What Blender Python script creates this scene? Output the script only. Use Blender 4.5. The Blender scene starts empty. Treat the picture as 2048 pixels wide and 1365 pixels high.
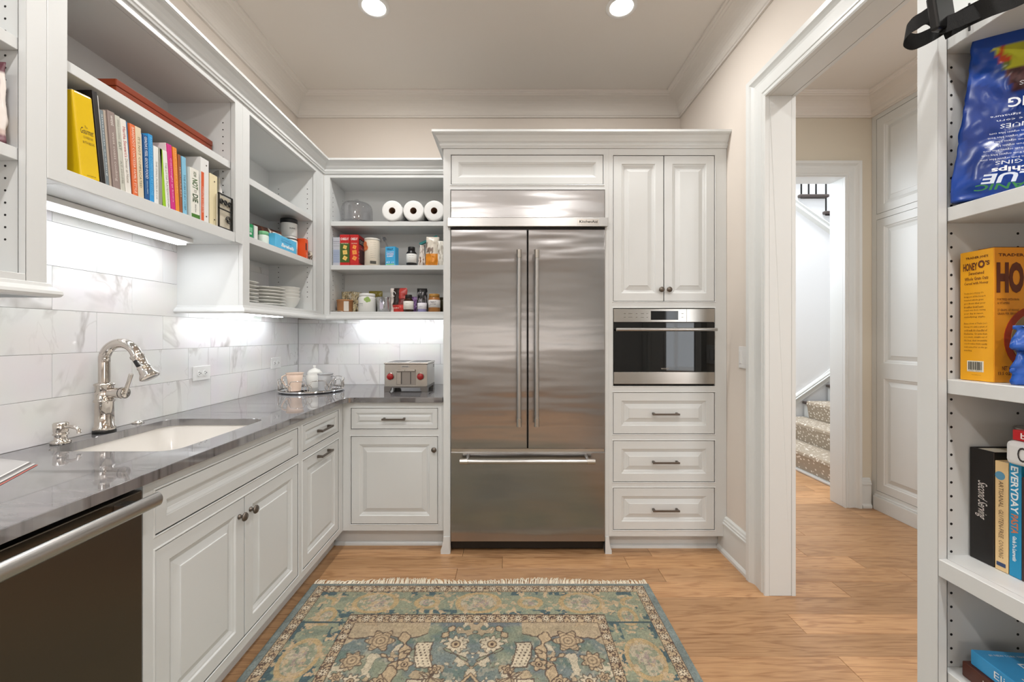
import bpy, bmesh, math, random
import numpy as np
from mathutils import Vector, Matrix, noise as mnoise
random.seed(7)
PI = math.pi
SC = bpy.context.scene
COL = SC.collection
# ------------------------------------------------------------------ camera
CAMZ = 1.281; FPX = 830.0; CX = 1017.0; CY = 671.0
cam_d = bpy.data.cameras.new('camera'); cam = bpy.data.objects.new('camera', cam_d); COL.objects.link(cam)
cam.location = (0, 0, CAMZ); cam.rotation_euler = (PI/2, 0, 0)
cam_d.sensor_width = 36; cam_d.lens = FPX/2048*36; cam_d.clip_start = 0.02
cam_d.shift_x = (1024-CX)/2048; cam_d.shift_y = -(682.5-CY)/2048
SC.camera = cam
SC.view_settings.view_transform = 'Standard'; SC.view_settings.look = 'None'
SC.view_settings.gamma = 1; SC.view_settings.use_curve_mapping = False
SC.view_settings.exposure = 0.36
# ------------------------------------------------------------------ light
wd = bpy.data.worlds.new('world'); SC.world = wd; wd.use_nodes = True
bg = wd.node_tree.nodes['Background']; bg.inputs[0].default_value = (0.86, 0.93, 1.0, 1); bg.inputs[1].default_value = 1.2
def area(name, loc, rot, sx, sy, power, color=(1, 1, 1), portal=False, disk=False, spread=PI):
    d = bpy.data.lights.new(name, 'AREA'); d.shape = 'DISK' if disk else 'RECTANGLE'; d.size = sx
    if not disk: d.size_y = sy
    d.energy = power; d.color = color; d.spread = spread
    if portal: d.cycles.is_portal = True
    o = bpy.data.objects.new(name, d); COL.objects.link(o); o.location = loc; o.rotation_euler = rot
    return o
WARM = (1.0, 0.985, 0.965)
CANS = [(-.714, 2.203), (.600, 2.203), (-.714, .45), (.600, .45), (-.714, -1.3), (.600, -1.3), (2.2, -1.3), (3.6, -1.3)]  # last pair added as fill above the unseen side space
CANP = [8.5, 8.5, 12, 12, 16, 16, 20, 20]
for (x, y), p in zip(CANS, CANP):
    area('can_light', (x, y, 3.005), (0, 0, 0), .12, .12, p, WARM, disk=True)
area('hall_fill_light', (2.05, 1.7, 3.005), (0, 0, 0), .12, .12, 7, WARM, disk=True)  # added lamps that brighten the hall, no fixture behind them
area('hall_fill_light', (2.05, 0.2, 3.005), (0, 0, 0), .12, .12, 6, WARM, disk=True)
area('window_fill', (3.3, -3.15, 1.5), (PI/2, 0, math.radians(25)), 1.7, 1.8, 24, (0.93, 0.97, 1.0))  # fill lamp added in front of the invented window behind the camera
area('stair_window_daylight', (1.47, 3.85, 1.9), (0, -math.radians(68), 0), 1.8, 1.0, 26, (0.86, 0.93, 1.0))
area('stair_fill_light', (3.0, 4.0, 5.2), (0, 0, 0), .8, .8, 110, (.95, .97, 1), disk=True)  # wide lamp added overhead to brighten the stair walls, without a fixture
# ------------------------------------------------------------------ helpers
def PX(px, Y): return (px-CX)*Y/FPX
def PZ(py, Y): return CAMZ-(py-CY)*Y/FPX
def YL(px, X): return FPX*abs(X)/abs(px-CX)       # distance along the side plane X at which a column is seen
def lin(c):
    r = []
    for v in c[:3]:
        v = v/255.0
        r.append(v/12.92 if v <= .04045 else ((v+.055)/1.055)**2.4)
    return (r[0], r[1], r[2], 1)
WM = {}
class MB:
    def __init__(s): s.v = []; s.f = []; s.m = []; s.sm = []; s.bev = 0; s.col = None
    def add(s, vs, fs, mi=0, smooth=False):
        b = len(s.v); s.v += [tuple(v) for v in vs]
        for f in fs: s.f.append(tuple(b+i for i in f)); s.m.append(mi); s.sm.append(smooth)
        return s
    def box(s, x0, x1, y0, y1, z0, z1, mi=0):
        if x0 > x1: x0, x1 = x1, x0
        if y0 > y1: y0, y1 = y1, y0
        if z0 > z1: z0, z1 = z1, z0
        return s.add([(x0,y0,z0),(x1,y0,z0),(x1,y1,z0),(x0,y1,z0),(x0,y0,z1),(x1,y0,z1),(x1,y1,z1),(x0,y1,z1)],
            [(0,3,2,1),(4,5,6,7),(0,1,5,4),(1,2,6,5),(2,3,7,6),(3,0,4,7)], mi)
    def cyl(s, c, r, h, axis='z', n=24, r2=None, mi=0, smooth=True, caps=True):
        r2 = r if r2 is None else r2
        def P(a, rr, t):
            u, w = rr*math.cos(a), rr*math.sin(a)
            if axis == 'z': return (c[0]+u, c[1]+w, c[2]+t)
            if axis == 'y': return (c[0]+u, c[1]+t, c[2]+w)
            return (c[0]+t, c[1]+u, c[2]+w)
        vs = [P(2*PI*i/n, r, 0) for i in range(n)]+[P(2*PI*i/n, r2, h) for i in range(n)]
        s.add(vs, [(i, (i+1) % n, n+(i+1) % n, n+i) for i in range(n)], mi, smooth)
        if caps:
            s.add(vs[:n], [tuple(reversed(range(n)))], mi); s.add(vs[n:], [tuple(range(n))], mi)
        return s
    def lathe(s, prof, c=(0,0,0), n=28, mi=0, axis='z', smooth=True):
        k = len(prof); vs = []
        for (r, h) in prof:
            r = max(r, 1e-5)
            for i in range(n):
                a = 2*PI*i/n; u, w = r*math.cos(a), r*math.sin(a)
                vs.append((c[0]+u, c[1]+w, c[2]+h) if axis == 'z' else ((c[0]+u, c[1]+h, c[2]+w) if axis == 'y' else (c[0]+h, c[1]+u, c[2]+w)))
        fs = [(j*n+i, j*n+(i+1) % n, (j+1)*n+(i+1) % n, (j+1)*n+i) for j in range(k-1) for i in range(n)]
        return s.add(vs, fs, mi, smooth)
    def tube(s, pts, r, n=10, mi=0, closed=False, caps=True, smooth=True, flat=None):
        pts = [Vector(p) for p in pts]; N = len(pts); rr = r if isinstance(r, (list, tuple)) else [r]*N
        vs = []; up = None
        for i, p in enumerate(pts):
            t = (pts[(i+1) % N]-pts[i-1]) if closed else (pts[min(i+1, N-1)]-pts[max(i-1, 0)])
            t.normalize()
            if up is None:
                up = Vector((0,0,1)) if abs(t.z) < .9 else Vector((1,0,0))
            a = t.cross(up)
            if a.length < 1e-6: a = t.orthogonal()
            a.normalize(); b = a.cross(t).normalized(); up = b
            ra, rb = (rr[i], rr[i]) if flat is None else (flat[0], flat[1])
            for k in range(n):
                q = 2*PI*k/n; vs.append(p+a*(ra*math.cos(q))+b*(rb*math.sin(q)))
        M = N if closed else N-1
        fs = [((i % N)*n+k, (i % N)*n+(k+1) % n, ((i+1) % N)*n+(k+1) % n, ((i+1) % N)*n+k) for i in range(M) for k in range(n)]
        s.add(vs, fs, mi, smooth)
        if caps and not closed:
            s.add(vs[:n], [tuple(reversed(range(n)))], mi); s.add(vs[-n:], [tuple(range(n))], mi)
        return s
    def prism(s, poly, a, b, fn, mi=0):
        """poly in (u,v), extruded from h=a to h=b; fn maps (u,v,h) to a point"""
        n = len(poly)
        vs = [fn(u, v, a) for u, v in poly]+[fn(u, v, b) for u, v in poly]
        return s.add(vs, [tuple(reversed(range(n))), tuple(range(n, 2*n))]+[(i, (i+1) % n, n+(i+1) % n, n+i) for i in range(n)], mi)
    def sweep(s, path, prof, fn, closed=False, mi=0, side=1, caps=True, smooth=False):
        """mitred sweep of an (offset, height) profile along a 2-D path; offset goes to the left of the path for side=1"""
        N = len(path); P = [Vector(p) for p in path]; vs = []
        for i in range(N):
            if closed or 0 < i < N-1:
                d0 = (P[i]-P[i-1]).normalized(); d1 = (P[(i+1) % N]-P[i]).normalized()
            elif i == 0: d0 = d1 = (P[1]-P[0]).normalized()
            else: d0 = d1 = (P[-1]-P[-2]).normalized()
            n0 = Vector((-d0.y, d0.x)); n1 = Vector((-d1.y, d1.x)); m = n0+n1
            m = m/(1+n0.dot(n1))*side
            for (o, h) in prof:
                q = P[i]+m*o; vs.append(fn(q.x, q.y, h))
        k = len(prof); M = N if closed else N-1
        fs = [(i*k+j, i*k+j+1, ((i+1) % N)*k+j+1, ((i+1) % N)*k+j) for i in range(M) for j in range(k-1)]
        s.add(vs, fs, mi, smooth)
        if caps and not closed: s.add(vs[:k], [tuple(range(k))], mi); s.add(vs[-k:], [tuple(range(k))], mi)
        return s
    def rings(s, u0, u1, v0, v1, rings, fn, mi=0, back=None):
        """nested rectangles (inset, height): a panelled door face"""
        vs = []
        for (d, h) in rings:
            for (u, v) in ((u0+d, v0+d), (u1-d, v0+d), (u1-d, v1-d), (u0+d, v1-d)): vs.append(fn(u, v, h))
        fs = []
        for j in range(len(rings)-1):
            for i in range(4): fs.append((j*4+i, j*4+(i+1) % 4, (j+1)*4+(i+1) % 4, (j+1)*4+i))
        L = (len(rings)-1)*4; fs.append((L, L+1, L+2, L+3))
        return s.add(vs, fs, mi)
    def build(s, name, mats, parent=None, local=False, bevel=0, seg=2, weld=False):
        me = bpy.data.meshes.new(name)
        vs = s.v
        if parent is not None and not local:
            inv = WM[parent.name].inverted(); vs = [tuple(inv @ Vector(v)) for v in vs]
        me.from_pydata(vs, [], s.f)
        mats = mats if isinstance(mats, (list, tuple)) else [mats]
        for m in mats: me.materials.append(m)
        me.polygons.foreach_set('material_index', s.m); me.polygons.foreach_set('use_smooth', s.sm)
        bm = bmesh.new(); bm.from_mesh(me)
        if weld: bmesh.ops.remove_doubles(bm, verts=bm.verts, dist=1e-5)
        if bevel:
            bmesh.ops.remove_doubles(bm, verts=bm.verts, dist=1e-6)
            es = [e for e in bm.edges if e.is_manifold and e.calc_face_angle(0) > .5]
            bmesh.ops.bevel(bm, geom=es, offset=bevel, segments=seg, profile=.5, affect='EDGES', clamp_overlap=True)
        bmesh.ops.recalc_face_normals(bm, faces=bm.faces)
        bm.to_mesh(me); bm.free()
        if s.col is not None:
            ca = me.color_attributes.new('col', 'FLOAT_COLOR', 'POINT')
            ca.data.foreach_set('color', np.asarray(s.col, dtype=np.float32).ravel())
        me.update()
        o = bpy.data.objects.new(name, me); COL.objects.link(o)
        if parent is not None: o.parent = parent
        WM[o.name] = (WM[parent.name].copy() if parent is not None else Matrix.Identity(4))
        return o
def thing(name, label, cat, loc=(0,0,0), rz=0, group=None, rx=0, ry=0):
    o = bpy.data.objects.new(name, None); COL.objects.link(o); o.empty_display_size = .05
    o.location = loc; o.rotation_euler = (rx, ry, rz)
    WM[o.name] = Matrix.Translation(loc) @ Matrix.Rotation(rz, 4, 'Z') @ Matrix.Rotation(ry, 4, 'Y') @ Matrix.Rotation(rx, 4, 'X')
    o['label'] = label; o['category'] = cat
    if group: o['group'] = group
    return o
def tag(o, label, cat, group=None):
    o['label'] = label; o['category'] = cat
    if group: o['group'] = group
    return o
def struct(o): o['kind'] = 'structure'; return o
def copy_thing(root, loc, rz, label):
    r = root.copy(); COL.objects.link(r); r.location = loc; r.rotation_euler = (0, 0, rz); r['label'] = label
    WM[r.name] = Matrix.Translation(loc) @ Matrix.Rotation(rz, 4, 'Z')
    for ch in list(root.children):
        c = ch.copy(); COL.objects.link(c); c.parent = r
        for g in list(ch.children):
            d = g.copy(); COL.objects.link(d); d.parent = c
    return r
# face maps: (u, v, h) with h outwards from the cabinet face
def LEFT(X0): return lambda u, v, h: (X0+h, u, v)           # faces +x, u runs along Y
def BACK(Y0): return lambda u, v, h: (u, Y0-h, v)           # faces -y, u runs along X
def RIGHT(X0): return lambda u, v, h: (X0-h, u, v)          # faces -x
def fbox(mb, fn, u0, u1, v0, v1, h0, h1, mi=0):
    a = fn(u0, v0, h0); b = fn(u1, v1, h1)
    return mb.box(a[0], b[0], a[1], b[1], a[2], b[2], mi)
# ------------------------------------------------------------------ materials
def nt(name):
    m = bpy.data.materials.new(name); m.use_nodes = True; t = m.node_tree
    return m, t, t.nodes['Principled BSDF'], t.nodes, t.links
def setp(p, **k):
    N = {'base': 'Base Color', 'rough': 'Roughness', 'metal': 'Metallic', 'spec': 'Specular IOR Level', 'trans': 'Transmission Weight',
         'ior': 'IOR', 'coat': 'Coat Weight', 'emis': 'Emission Color', 'es': 'Emission Strength', 'alpha': 'Alpha', 'aniso': 'Anisotropic', 'sheen': 'Sheen Weight'}
    for a, b in k.items(): p.inputs[N[a]].default_value = b
def mat(name, c, rough=.5, metal=0, spec=.5, bump=0, bscale=60, vary=0, **k):
    m, t, p, n, l = nt(name); setp(p, base=lin(c), rough=rough, metal=metal, spec=spec, **k)
    if vary or bump:
        tc = n.new('ShaderNodeTexCoord'); no = n.new('ShaderNodeTexNoise'); no.inputs['Scale'].default_value = bscale; no.inputs['Detail'].default_value = 4
        l.new(tc.outputs['Object'], no.inputs['Vector'])
        if bump:
            bu = n.new('ShaderNodeBump'); bu.inputs['Strength'].default_value = bump; bu.inputs['Distance'].default_value = .002
            l.new(no.outputs['Fac'], bu.inputs['Height']); l.new(bu.outputs['Normal'], p.inputs['Normal'])
        if vary:
            mx = n.new('ShaderNodeMixRGB'); mx.blend_type = 'MULTIPLY'; mx.inputs[0].default_value = vary
            mx.inputs[1].default_value = lin(c); l.new(no.outputs['Color'], mx.inputs[2]); l.new(mx.outputs[0], p.inputs['Base Color'])
    return m
_cm = {}
def paint(c, rough=.45, **k):
    key = (tuple(c), rough, tuple(sorted(k.items())))
    if key not in _cm: _cm[key] = mat('print_%d_%d_%d' % tuple(c[:3]), c, rough, **k)
    return _cm[key]
def ramp(n, l, src, stops):
    r = n.new('ShaderNodeValToRGB'); e = r.color_ramp.elements
    while len(e) < len(stops): e.new(.5)
    for i, (p, c) in enumerate(stops): e[i].position = p; e[i].color = c if len(c) == 4 else (*c, 1)
    l.new(src, r.inputs[0]); return r
M = {}
M['cab'] = mat('cabinet_paint', (214,216,215), .38, bump=.03, bscale=300)
M['trim'] = mat('trim_paint', (217,219,217), .35, bump=.03, bscale=200)
M['wall'] = mat('wall_paint', (220,211,201), .75, bump=.05, bscale=400)
M['hallwall'] = mat('hall_paint', (214,206,189), .75, bump=.05, bscale=400)
M['stairwall'] = mat('stair_wall_paint', (226,227,228), .75)
M['ceil'] = mat('ceiling_paint', (226,221,214), .8)
M['dark'] = mat('dark_gap', (20,18,17), .8)
M['white'] = mat('white_plastic', (230,230,228), .35)
M['black'] = mat('black_plastic', (14,13,12), .4)
M['pewter'] = mat('dark_pewter', (112,104,96), .38, metal=.9, bump=.1, bscale=200)
M['chrome'] = mat('polished_nickel', (206,199,191), .06, metal=1)
M['porcelain'] = mat('porcelain', (226,222,216), .12)
M['china'] = mat('white_china', (222,221,215), .18)
def glassmat(name, c=(245,248,250), rough=.02, a=.18):
    m, t, p, n, l = nt(name); setp(p, base=lin(c), rough=rough)
    tr = n.new('ShaderNodeBsdfTransparent'); gl = n.new('ShaderNodeBsdfGlossy'); gl.inputs['Roughness'].default_value = rough
    lw = n.new('ShaderNodeLayerWeight'); lw.inputs[0].default_value = .5
    pw = n.new('ShaderNodeMath'); pw.operation = 'POWER'; pw.inputs[1].default_value = 4; l.new(lw.outputs['Facing'], pw.inputs[0])
    ad = n.new('ShaderNodeMath'); ad.operation = 'MULTIPLY_ADD'; ad.use_clamp = True; ad.inputs[1].default_value = .55; ad.inputs[2].default_value = .03+a*.3
    l.new(pw.outputs[0], ad.inputs[0]); mx = n.new('ShaderNodeMixShader')
    tr.inputs[0].default_value = lin(c)
    l.new(ad.outputs[0], mx.inputs[0]); l.new(tr.outputs[0], mx.inputs[1]); l.new(gl.outputs[0], mx.inputs[2])
    l.new(mx.outputs[0], n['Material Output'].inputs['Surface']); return m
M['glass'] = glassmat('clear_glass', (254,254,255))
M['film'] = glassmat('clear_film', (226,229,232), .12, 1.6)
def steel(name, c, rough, wave, horizontal=True, aniso=.7):
    m, t, p, n, l = nt(name); setp(p, base=lin(c), rough=rough, metal=1, aniso=aniso)
    tc = n.new('ShaderNodeTexCoord'); mp = n.new('ShaderNodeMapping'); l.new(tc.outputs['Object'], mp.inputs[0])
    mp.inputs['Scale'].default_value = (2, 2, 900) if horizontal else (900, 900, 2)
    no = n.new('ShaderNodeTexNoise'); no.inputs['Scale'].default_value = 1; no.inputs['Detail'].default_value = 3; l.new(mp.outputs[0], no.inputs['Vector'])
    r = n.new('ShaderNodeMapRange'); r.inputs[3].default_value = rough-.03; r.inputs[4].default_value = rough+.04
    l.new(no.outputs['Fac'], r.inputs[0]); l.new(r.outputs[0], p.inputs['Roughness'])
    m2 = n.new('ShaderNodeMapping'); l.new(tc.outputs['Object'], m2.inputs[0]); m2.inputs['Scale'].default_value = (.7, .7, 4.5)
    n2 = n.new('ShaderNodeTexNoise'); n2.inputs['Scale'].default_value = 1.6; n2.inputs['Detail'].default_value = 2; l.new(m2.outputs[0], n2.inputs['Vector'])
    b1 = n.new('ShaderNodeBump'); b1.inputs['Strength'].default_value = 1; b1.inputs['Distance'].default_value = wave; l.new(n2.outputs['Fac'], b1.inputs['Height'])
    b2 = n.new('ShaderNodeBump'); b2.inputs['Strength'].default_value = .12; b2.inputs['Distance'].default_value = .0002
    l.new(no.outputs['Fac'], b2.inputs['Height']); l.new(b1.outputs[0], b2.inputs['Normal']); l.new(b2.outputs[0], p.inputs['Normal'])
    tg = n.new('ShaderNodeTangent'); tg.direction_type = 'RADIAL'; tg.axis = 'Z'; l.new(tg.outputs[0], p.inputs['Tangent'])
    return m
M['steel'] = steel('brushed_steel', (160,158,157), .21, .006)
M['steel_dark'] = steel('dark_brushed_steel', (104,97,88), .34, .001)
M['steel_plain'] = mat('satin_steel', (188,183,176), .27, metal=1)
M['handle_steel'] = mat('handle_steel', (186,185,183), .3, metal=1)
def marble():
    m, t, p, n, l = nt('marble_tile'); setp(p, rough=.1)
    tc = n.new('ShaderNodeTexCoord'); oi = n.new('ShaderNodeObjectInfo')
    mu = n.new('ShaderNodeVectorMath'); mu.operation = 'SCALE'; mu.inputs['Scale'].default_value = 31
    cb = n.new('ShaderNodeCombineXYZ'); l.new(oi.outputs['Random'], cb.inputs[0]); l.new(oi.outputs['Random'], cb.inputs[1]); l.new(cb.outputs[0], mu.inputs[0])
    ad = n.new('ShaderNodeVectorMath'); l.new(tc.outputs['Object'], ad.inputs[0]); l.new(mu.outputs[0], ad.inputs[1])
    mp = n.new('ShaderNodeMapping'); mp.inputs['Rotation'].default_value = (.7, .7, .3); mp.inputs['Scale'].default_value = (1, 1, .55); l.new(ad.outputs[0], mp.inputs[0])
    cols = []
    for sc, w, det in ((2.3, .022, 5), (4.6, .012, 4)):
        no = n.new('ShaderNodeTexNoise'); no.inputs['Scale'].default_value = sc; no.inputs['Detail'].default_value = det; no.inputs['Distortion'].default_value = .8
        l.new(mp.outputs[0], no.inputs['Vector'])
        s = n.new('ShaderNodeMath'); s.operation = 'SUBTRACT'; s.inputs[1].default_value = .5; l.new(no.outputs['Fac'], s.inputs[0])
        a = n.new('ShaderNodeMath'); a.operation = 'ABSOLUTE'; l.new(s.outputs[0], a.inputs[0])
        r = n.new('ShaderNodeMapRange'); r.inputs[1].default_value = 0; r.inputs[2].default_value = w; r.inputs[3].default_value = 1; r.inputs[4].default_value = 0
        l.new(a.outputs[0], r.inputs[0]); cols.append(r)
    n3 = n.new('ShaderNodeTexNoise'); n3.inputs['Scale'].default_value = 2.6; l.new(ad.outputs[0], n3.inputs['Vector'])
    r3 = n.new('ShaderNodeMapRange'); r3.inputs[1].default_value = .46; r3.inputs[2].default_value = .72; l.new(n3.outputs['Fac'], r3.inputs[0])
    mx = n.new('ShaderNodeMath'); mx.operation = 'MAXIMUM'; l.new(cols[0].outputs[0], mx.inputs[0])
    h = n.new('ShaderNodeMath'); h.operation = 'MULTIPLY'; h.inputs[1].default_value = .45; l.new(cols[1].outputs[0], h.inputs[0]); l.new(h.outputs[0], mx.inputs[1])
    g = n.new('ShaderNodeMath'); g.operation = 'MULTIPLY'; l.new(mx.outputs[0], g.inputs[0]); l.new(r3.outputs[0], g.inputs[1])
    c = n.new('ShaderNodeMixRGB'); c.inputs[1].default_value = lin((236,235,234)); c.inputs[2].default_value = lin((170,165,160)); l.new(g.outputs[0], c.inputs[0])
    n4 = n.new('ShaderNodeTexNoise'); n4.inputs['Scale'].default_value = 5; l.new(ad.outputs[0], n4.inputs['Vector'])
    c2 = n.new('ShaderNodeMixRGB'); c2.blend_type = 'MULTIPLY'; c2.inputs[0].default_value = .12; l.new(c.outputs[0], c2.inputs[1]); l.new(n4.outputs['Color'], c2.inputs[2])
    l.new(c2.outputs[0], p.inputs['Base Color']); return m
M['marble'] = marble()
M['grout'] = mat('grout', (200,198,195), .9)
def quartz():
    m, t, p, n, l = nt('grey_quartz'); setp(p, rough=.04, spec=.5, ior=2.6)
    tc = n.new('ShaderNodeTexCoord'); mp = n.new('ShaderNodeMapping'); l.new(tc.outputs['Object'], mp.inputs[0])
    mp.inputs['Rotation'].default_value = (0, 0, math.radians(-12)); mp.inputs['Scale'].default_value = (1.2, 22, 1)
    no = n.new('ShaderNodeTexNoise'); no.inputs['Scale'].default_value = 1.4; no.inputs['Detail'].default_value = 6; no.inputs['Distortion'].default_value = .5
    l.new(mp.outputs[0], no.inputs['Vector'])
    r = ramp(n, l, no.outputs['Fac'], [(.34, lin((80,78,79))[:3]), (.45, lin((112,110,111))[:3]), (.75, lin((124,121,121))[:3])])
    l.new(r.outputs[0], p.inputs['Base Color']); return m
M['quartz'] = quartz()
def oak(name, light, dark, objrand=True):
    m, t, p, n, l = nt(name); setp(p, rough=.34, spec=.45)
    tc = n.new('ShaderNodeTexCoord'); oi = n.new('ShaderNodeObjectInfo')
    cb = n.new('ShaderNodeCombineXYZ'); mm = n.new('ShaderNodeMath'); mm.operation = 'MULTIPLY'; mm.inputs[1].default_value = 57; l.new(oi.outputs['Random'], mm.inputs[0])
    for i in range(3): l.new(mm.outputs[0], cb.inputs[i])
    ad = n.new('ShaderNodeVectorMath'); l.new(tc.outputs['Object'], ad.inputs[0]); l.new(cb.outputs[0], ad.inputs[1])
    mp = n.new('ShaderNodeMapping'); mp.inputs['Scale'].default_value = (1.1, 13, 1); l.new(ad.outputs[0], mp.inputs[0])
    no = n.new('ShaderNodeTexNoise'); no.inputs['Scale'].default_value = 1.5; no.inputs['Detail'].default_value = 3; no.inputs['Distortion'].default_value = .6; l.new(mp.outputs[0], no.inputs['Vector'])
    w = n.new('ShaderNodeMath'); w.operation = 'MULTIPLY'; w.inputs[1].default_value = 38; l.new(no.outputs['Fac'], w.inputs[0])
    si = n.new('ShaderNodeMath'); si.operation = 'SINE'; l.new(w.outputs[0], si.inputs[0])
    ring = n.new('ShaderNodeMapRange'); ring.inputs[1].default_value = .1; ring.inputs[2].default_value = 1; l.new(si.outputs[0], ring.inputs[0])
    m2 = n.new('ShaderNodeMapping'); m2.inputs['Scale'].default_value = (9, 190, 1); l.new(ad.outputs[0], m2.inputs[0])
    n2 = n.new('ShaderNodeTexNoise'); n2.inputs['Scale'].default_value = 1; n2.inputs['Detail'].default_value = 4; l.new(m2.outputs[0], n2.inputs['Vector'])
    c1 = n.new('ShaderNodeMixRGB'); c1.inputs[1].default_value = lin(light); c1.inputs[2].default_value = lin(dark)
    q = n.new('ShaderNodeMath'); q.operation = 'MULTIPLY'; q.inputs[1].default_value = .42; l.new(ring.outputs[0], q.inputs[0])
    q2 = n.new('ShaderNodeMapRange'); q2.inputs[1].default_value = .35; q2.inputs[2].default_value = .75; q2.inputs[4].default_value = .5; l.new(n2.outputs['Fac'], q2.inputs[0])
    q3 = n.new('ShaderNodeMath'); q3.operation = 'ADD'; l.new(q.outputs[0], q3.inputs[0]); l.new(q2.outputs[0], q3.inputs[1]); l.new(q3.outputs[0], c1.inputs[0])
    hs = n.new('ShaderNodeHueSaturation'); l.new(c1.outputs[0], hs.inputs['Color'])
    vr = n.new('ShaderNodeMapRange'); vr.inputs[3].default_value = .78; vr.inputs[4].default_value = 1.14; l.new(oi.outputs['Random'], vr.inputs[0]); l.new(vr.outputs[0], hs.inputs['Value'])
    l.new(hs.outputs[0], p.inputs['Base Color'])
    b = n.new('ShaderNodeBump'); b.inputs['Strength'].default_value = .12; b.inputs['Distance'].default_value = .001; l.new(n2.outputs['Fac'], b.inputs['Height']); l.new(b.outputs[0], p.inputs['Normal'])
    return m
M['oak'] = oak('oak_plank', (196,154,112), (148,104,68))
M['joint'] = mat('floor_joint', (96,66,40), .8)
# ------------------------------------------------------------------ lettering: collected, made in one pass at the end
TEXTS = []
def text(s, parent, o, u, v, w, h, c, name='lettering', shear=0, bold=0, sp=1.0, align='CENTER'):
    """o: lower left corner of the writing in the parent's frame, u / v: its reading and up directions, w x h its size"""
    TEXTS.append((s, parent, Vector(o), Vector(u).normalized(), Vector(v).normalized(), w, h, paint(c, .5), name, shear, bold, sp, align))
def make_texts():
    obs = []
    for T in TEXTS:
        cu = bpy.data.curves.new('lettering', 'FONT'); cu.body = T[0]; cu.resolution_u = 3 if T[6] > .009 else 1; cu.shear = T[9]; cu.offset = T[10]; cu.space_character = T[11]; cu.align_x = T[12]
        o = bpy.data.objects.new('lettering_tmp', cu); COL.objects.link(o); obs.append(o)
    dg = bpy.context.evaluated_depsgraph_get(); dg.update()
    for T, o in zip(TEXTS, obs):
        me = bpy.data.meshes.new_from_object(o.evaluated_get(dg)); n = len(me.vertices)
        if n:
            a = np.empty(n*3, dtype=np.float32); me.vertices.foreach_get('co', a); a = a.reshape(-1, 3)
            mn = a.min(0); sz = np.maximum(a.max(0)-mn, 1e-6); q = (a-mn)/sz
            O, U, V, w, h = T[2], T[3], T[4], T[5], T[6]; Nn = U.cross(V)*.0005
            co = np.array(O+Nn)[None, :]+q[:, :1]*w*np.array(U)[None, :]+q[:, 1:2]*h*np.array(V)[None, :]
            me.vertices.foreach_set('co', co.astype(np.float32).ravel())
            me.materials.clear(); me.materials.append(T[7]); me.name = T[8]; me.update()
            ob = bpy.data.objects.new(T[8], me); COL.objects.link(ob); ob.parent = T[1]
        cu = o.data; bpy.data.objects.remove(o); bpy.data.curves.remove(cu)
# ================================================================== SETTING
XW, XR, YB, CEIL = -1.575, 1.28, 3.097, 3.027
XH, YH, XC = 1.39, 3.217, 2.71          # hall side of the wall, far side of the far wall, tall hall cabinet face
HEAD, DJ = 2.456, 2.037
struct(MB().box(-1.7, 4.7, -3.4, YB+.12, CEIL, CEIL+.12).build('ceiling', M['ceil']))
struct(MB().box(XW-.12, XW, -3.4, YB+.12, 0, CEIL).build('wall_left', M['wall']))
struct(MB().box(XW, XR, YB, YH, 0, CEIL).build('wall_back', M['wall']))
w = MB(); w.box(XR, XH, DJ+.02, YH, 0, CEIL); w.box(XR, XH, 1.12, DJ+.02, HEAD+.02, CEIL); w.box(XR, XH, 0, 1.12, 0, CEIL)
struct(w.build('wall_right', M['wall']))
w = MB(); w.box(XH, 1.60, YB, YH, 0, CEIL); w.box(1.60, 2.515, YB, YH, HEAD+.02, CEIL); w.box(2.515, 3.0, YB, YH, 0, CEIL)
struct(w.build('wall_hall', M['hallwall']))
struct(MB().box(2.9, 3.0, .8, YB, 0, CEIL).build('wall_hall_side', M['hallwall']))
# far end behind the camera: the room opens out beside the hall; window and lit counter wall invented for reflections in steel and glass
w = MB(); w.box(-1.7, 2.5, -3.4, -3.28, 0, CEIL); w.box(4.1, 4.7, -3.4, -3.28, 0, CEIL); w.box(2.5, 4.1, -3.4, -3.28, 0, .6); w.box(2.5, 4.1, -3.4, -3.28, 2.4, CEIL)
struct(w.build('wall_front', M['wall']))
struct(MB().box(4.6, 4.7, -3.28, .7, 0, CEIL).box(2.9, 4.7, .7, .8, 0, CEIL).build('wall_far_side', M['wall']))
w = MB()
for x0, x1, z0, z1 in ((2.5, 4.1, .6, .66), (2.5, 4.1, 2.34, 2.4), (2.5, 2.56, .6, 2.4), (4.04, 4.1, .6, 2.4), (3.27, 3.33, .6, 2.4), (2.5, 4.1, 1.5, 1.53)):
    w.box(x0, x1, -3.37, -3.31, z0, z1)
wn = struct(w.build('window_1', M['trim']))
MB().box(2.55, 4.05, -3.345, -3.34, .65, 2.35).build('window_pane', M['glass'], wn)
kb = thing('added_base_cabinet', 'invented unseen white base cabinets with a grey counter against the window end wall', 'cabinet', (.2, -3.0, 0))
MB().box(-1.5, 1.9, -3.27, -2.68, .1, .884).build('carcass', M['cab'], kb); MB().box(-1.5, 1.92, -3.27, -2.65, .884, .914).build('worktop', M['quartz'], kb)
for i in range(6): MB().rings(-1.48+i*.563, -1.48+i*.563+.555, .13, .86, [(0, 0), (.06, 0), (.07, -.008), (.1, -.002)], lambda u, v, h: (u, -2.672+h, v)).build('door', M['cab'], kb)
kb = thing('added_wall_cabinet', 'invented unseen white wall cabinets with bright light beneath on the window end wall', 'cabinet', (.2, -3.1, 1.45))
MB().box(-1.5, 1.9, -3.27, -2.94, 1.47, 2.40).build('carcass', M['cab'], kb)
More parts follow.
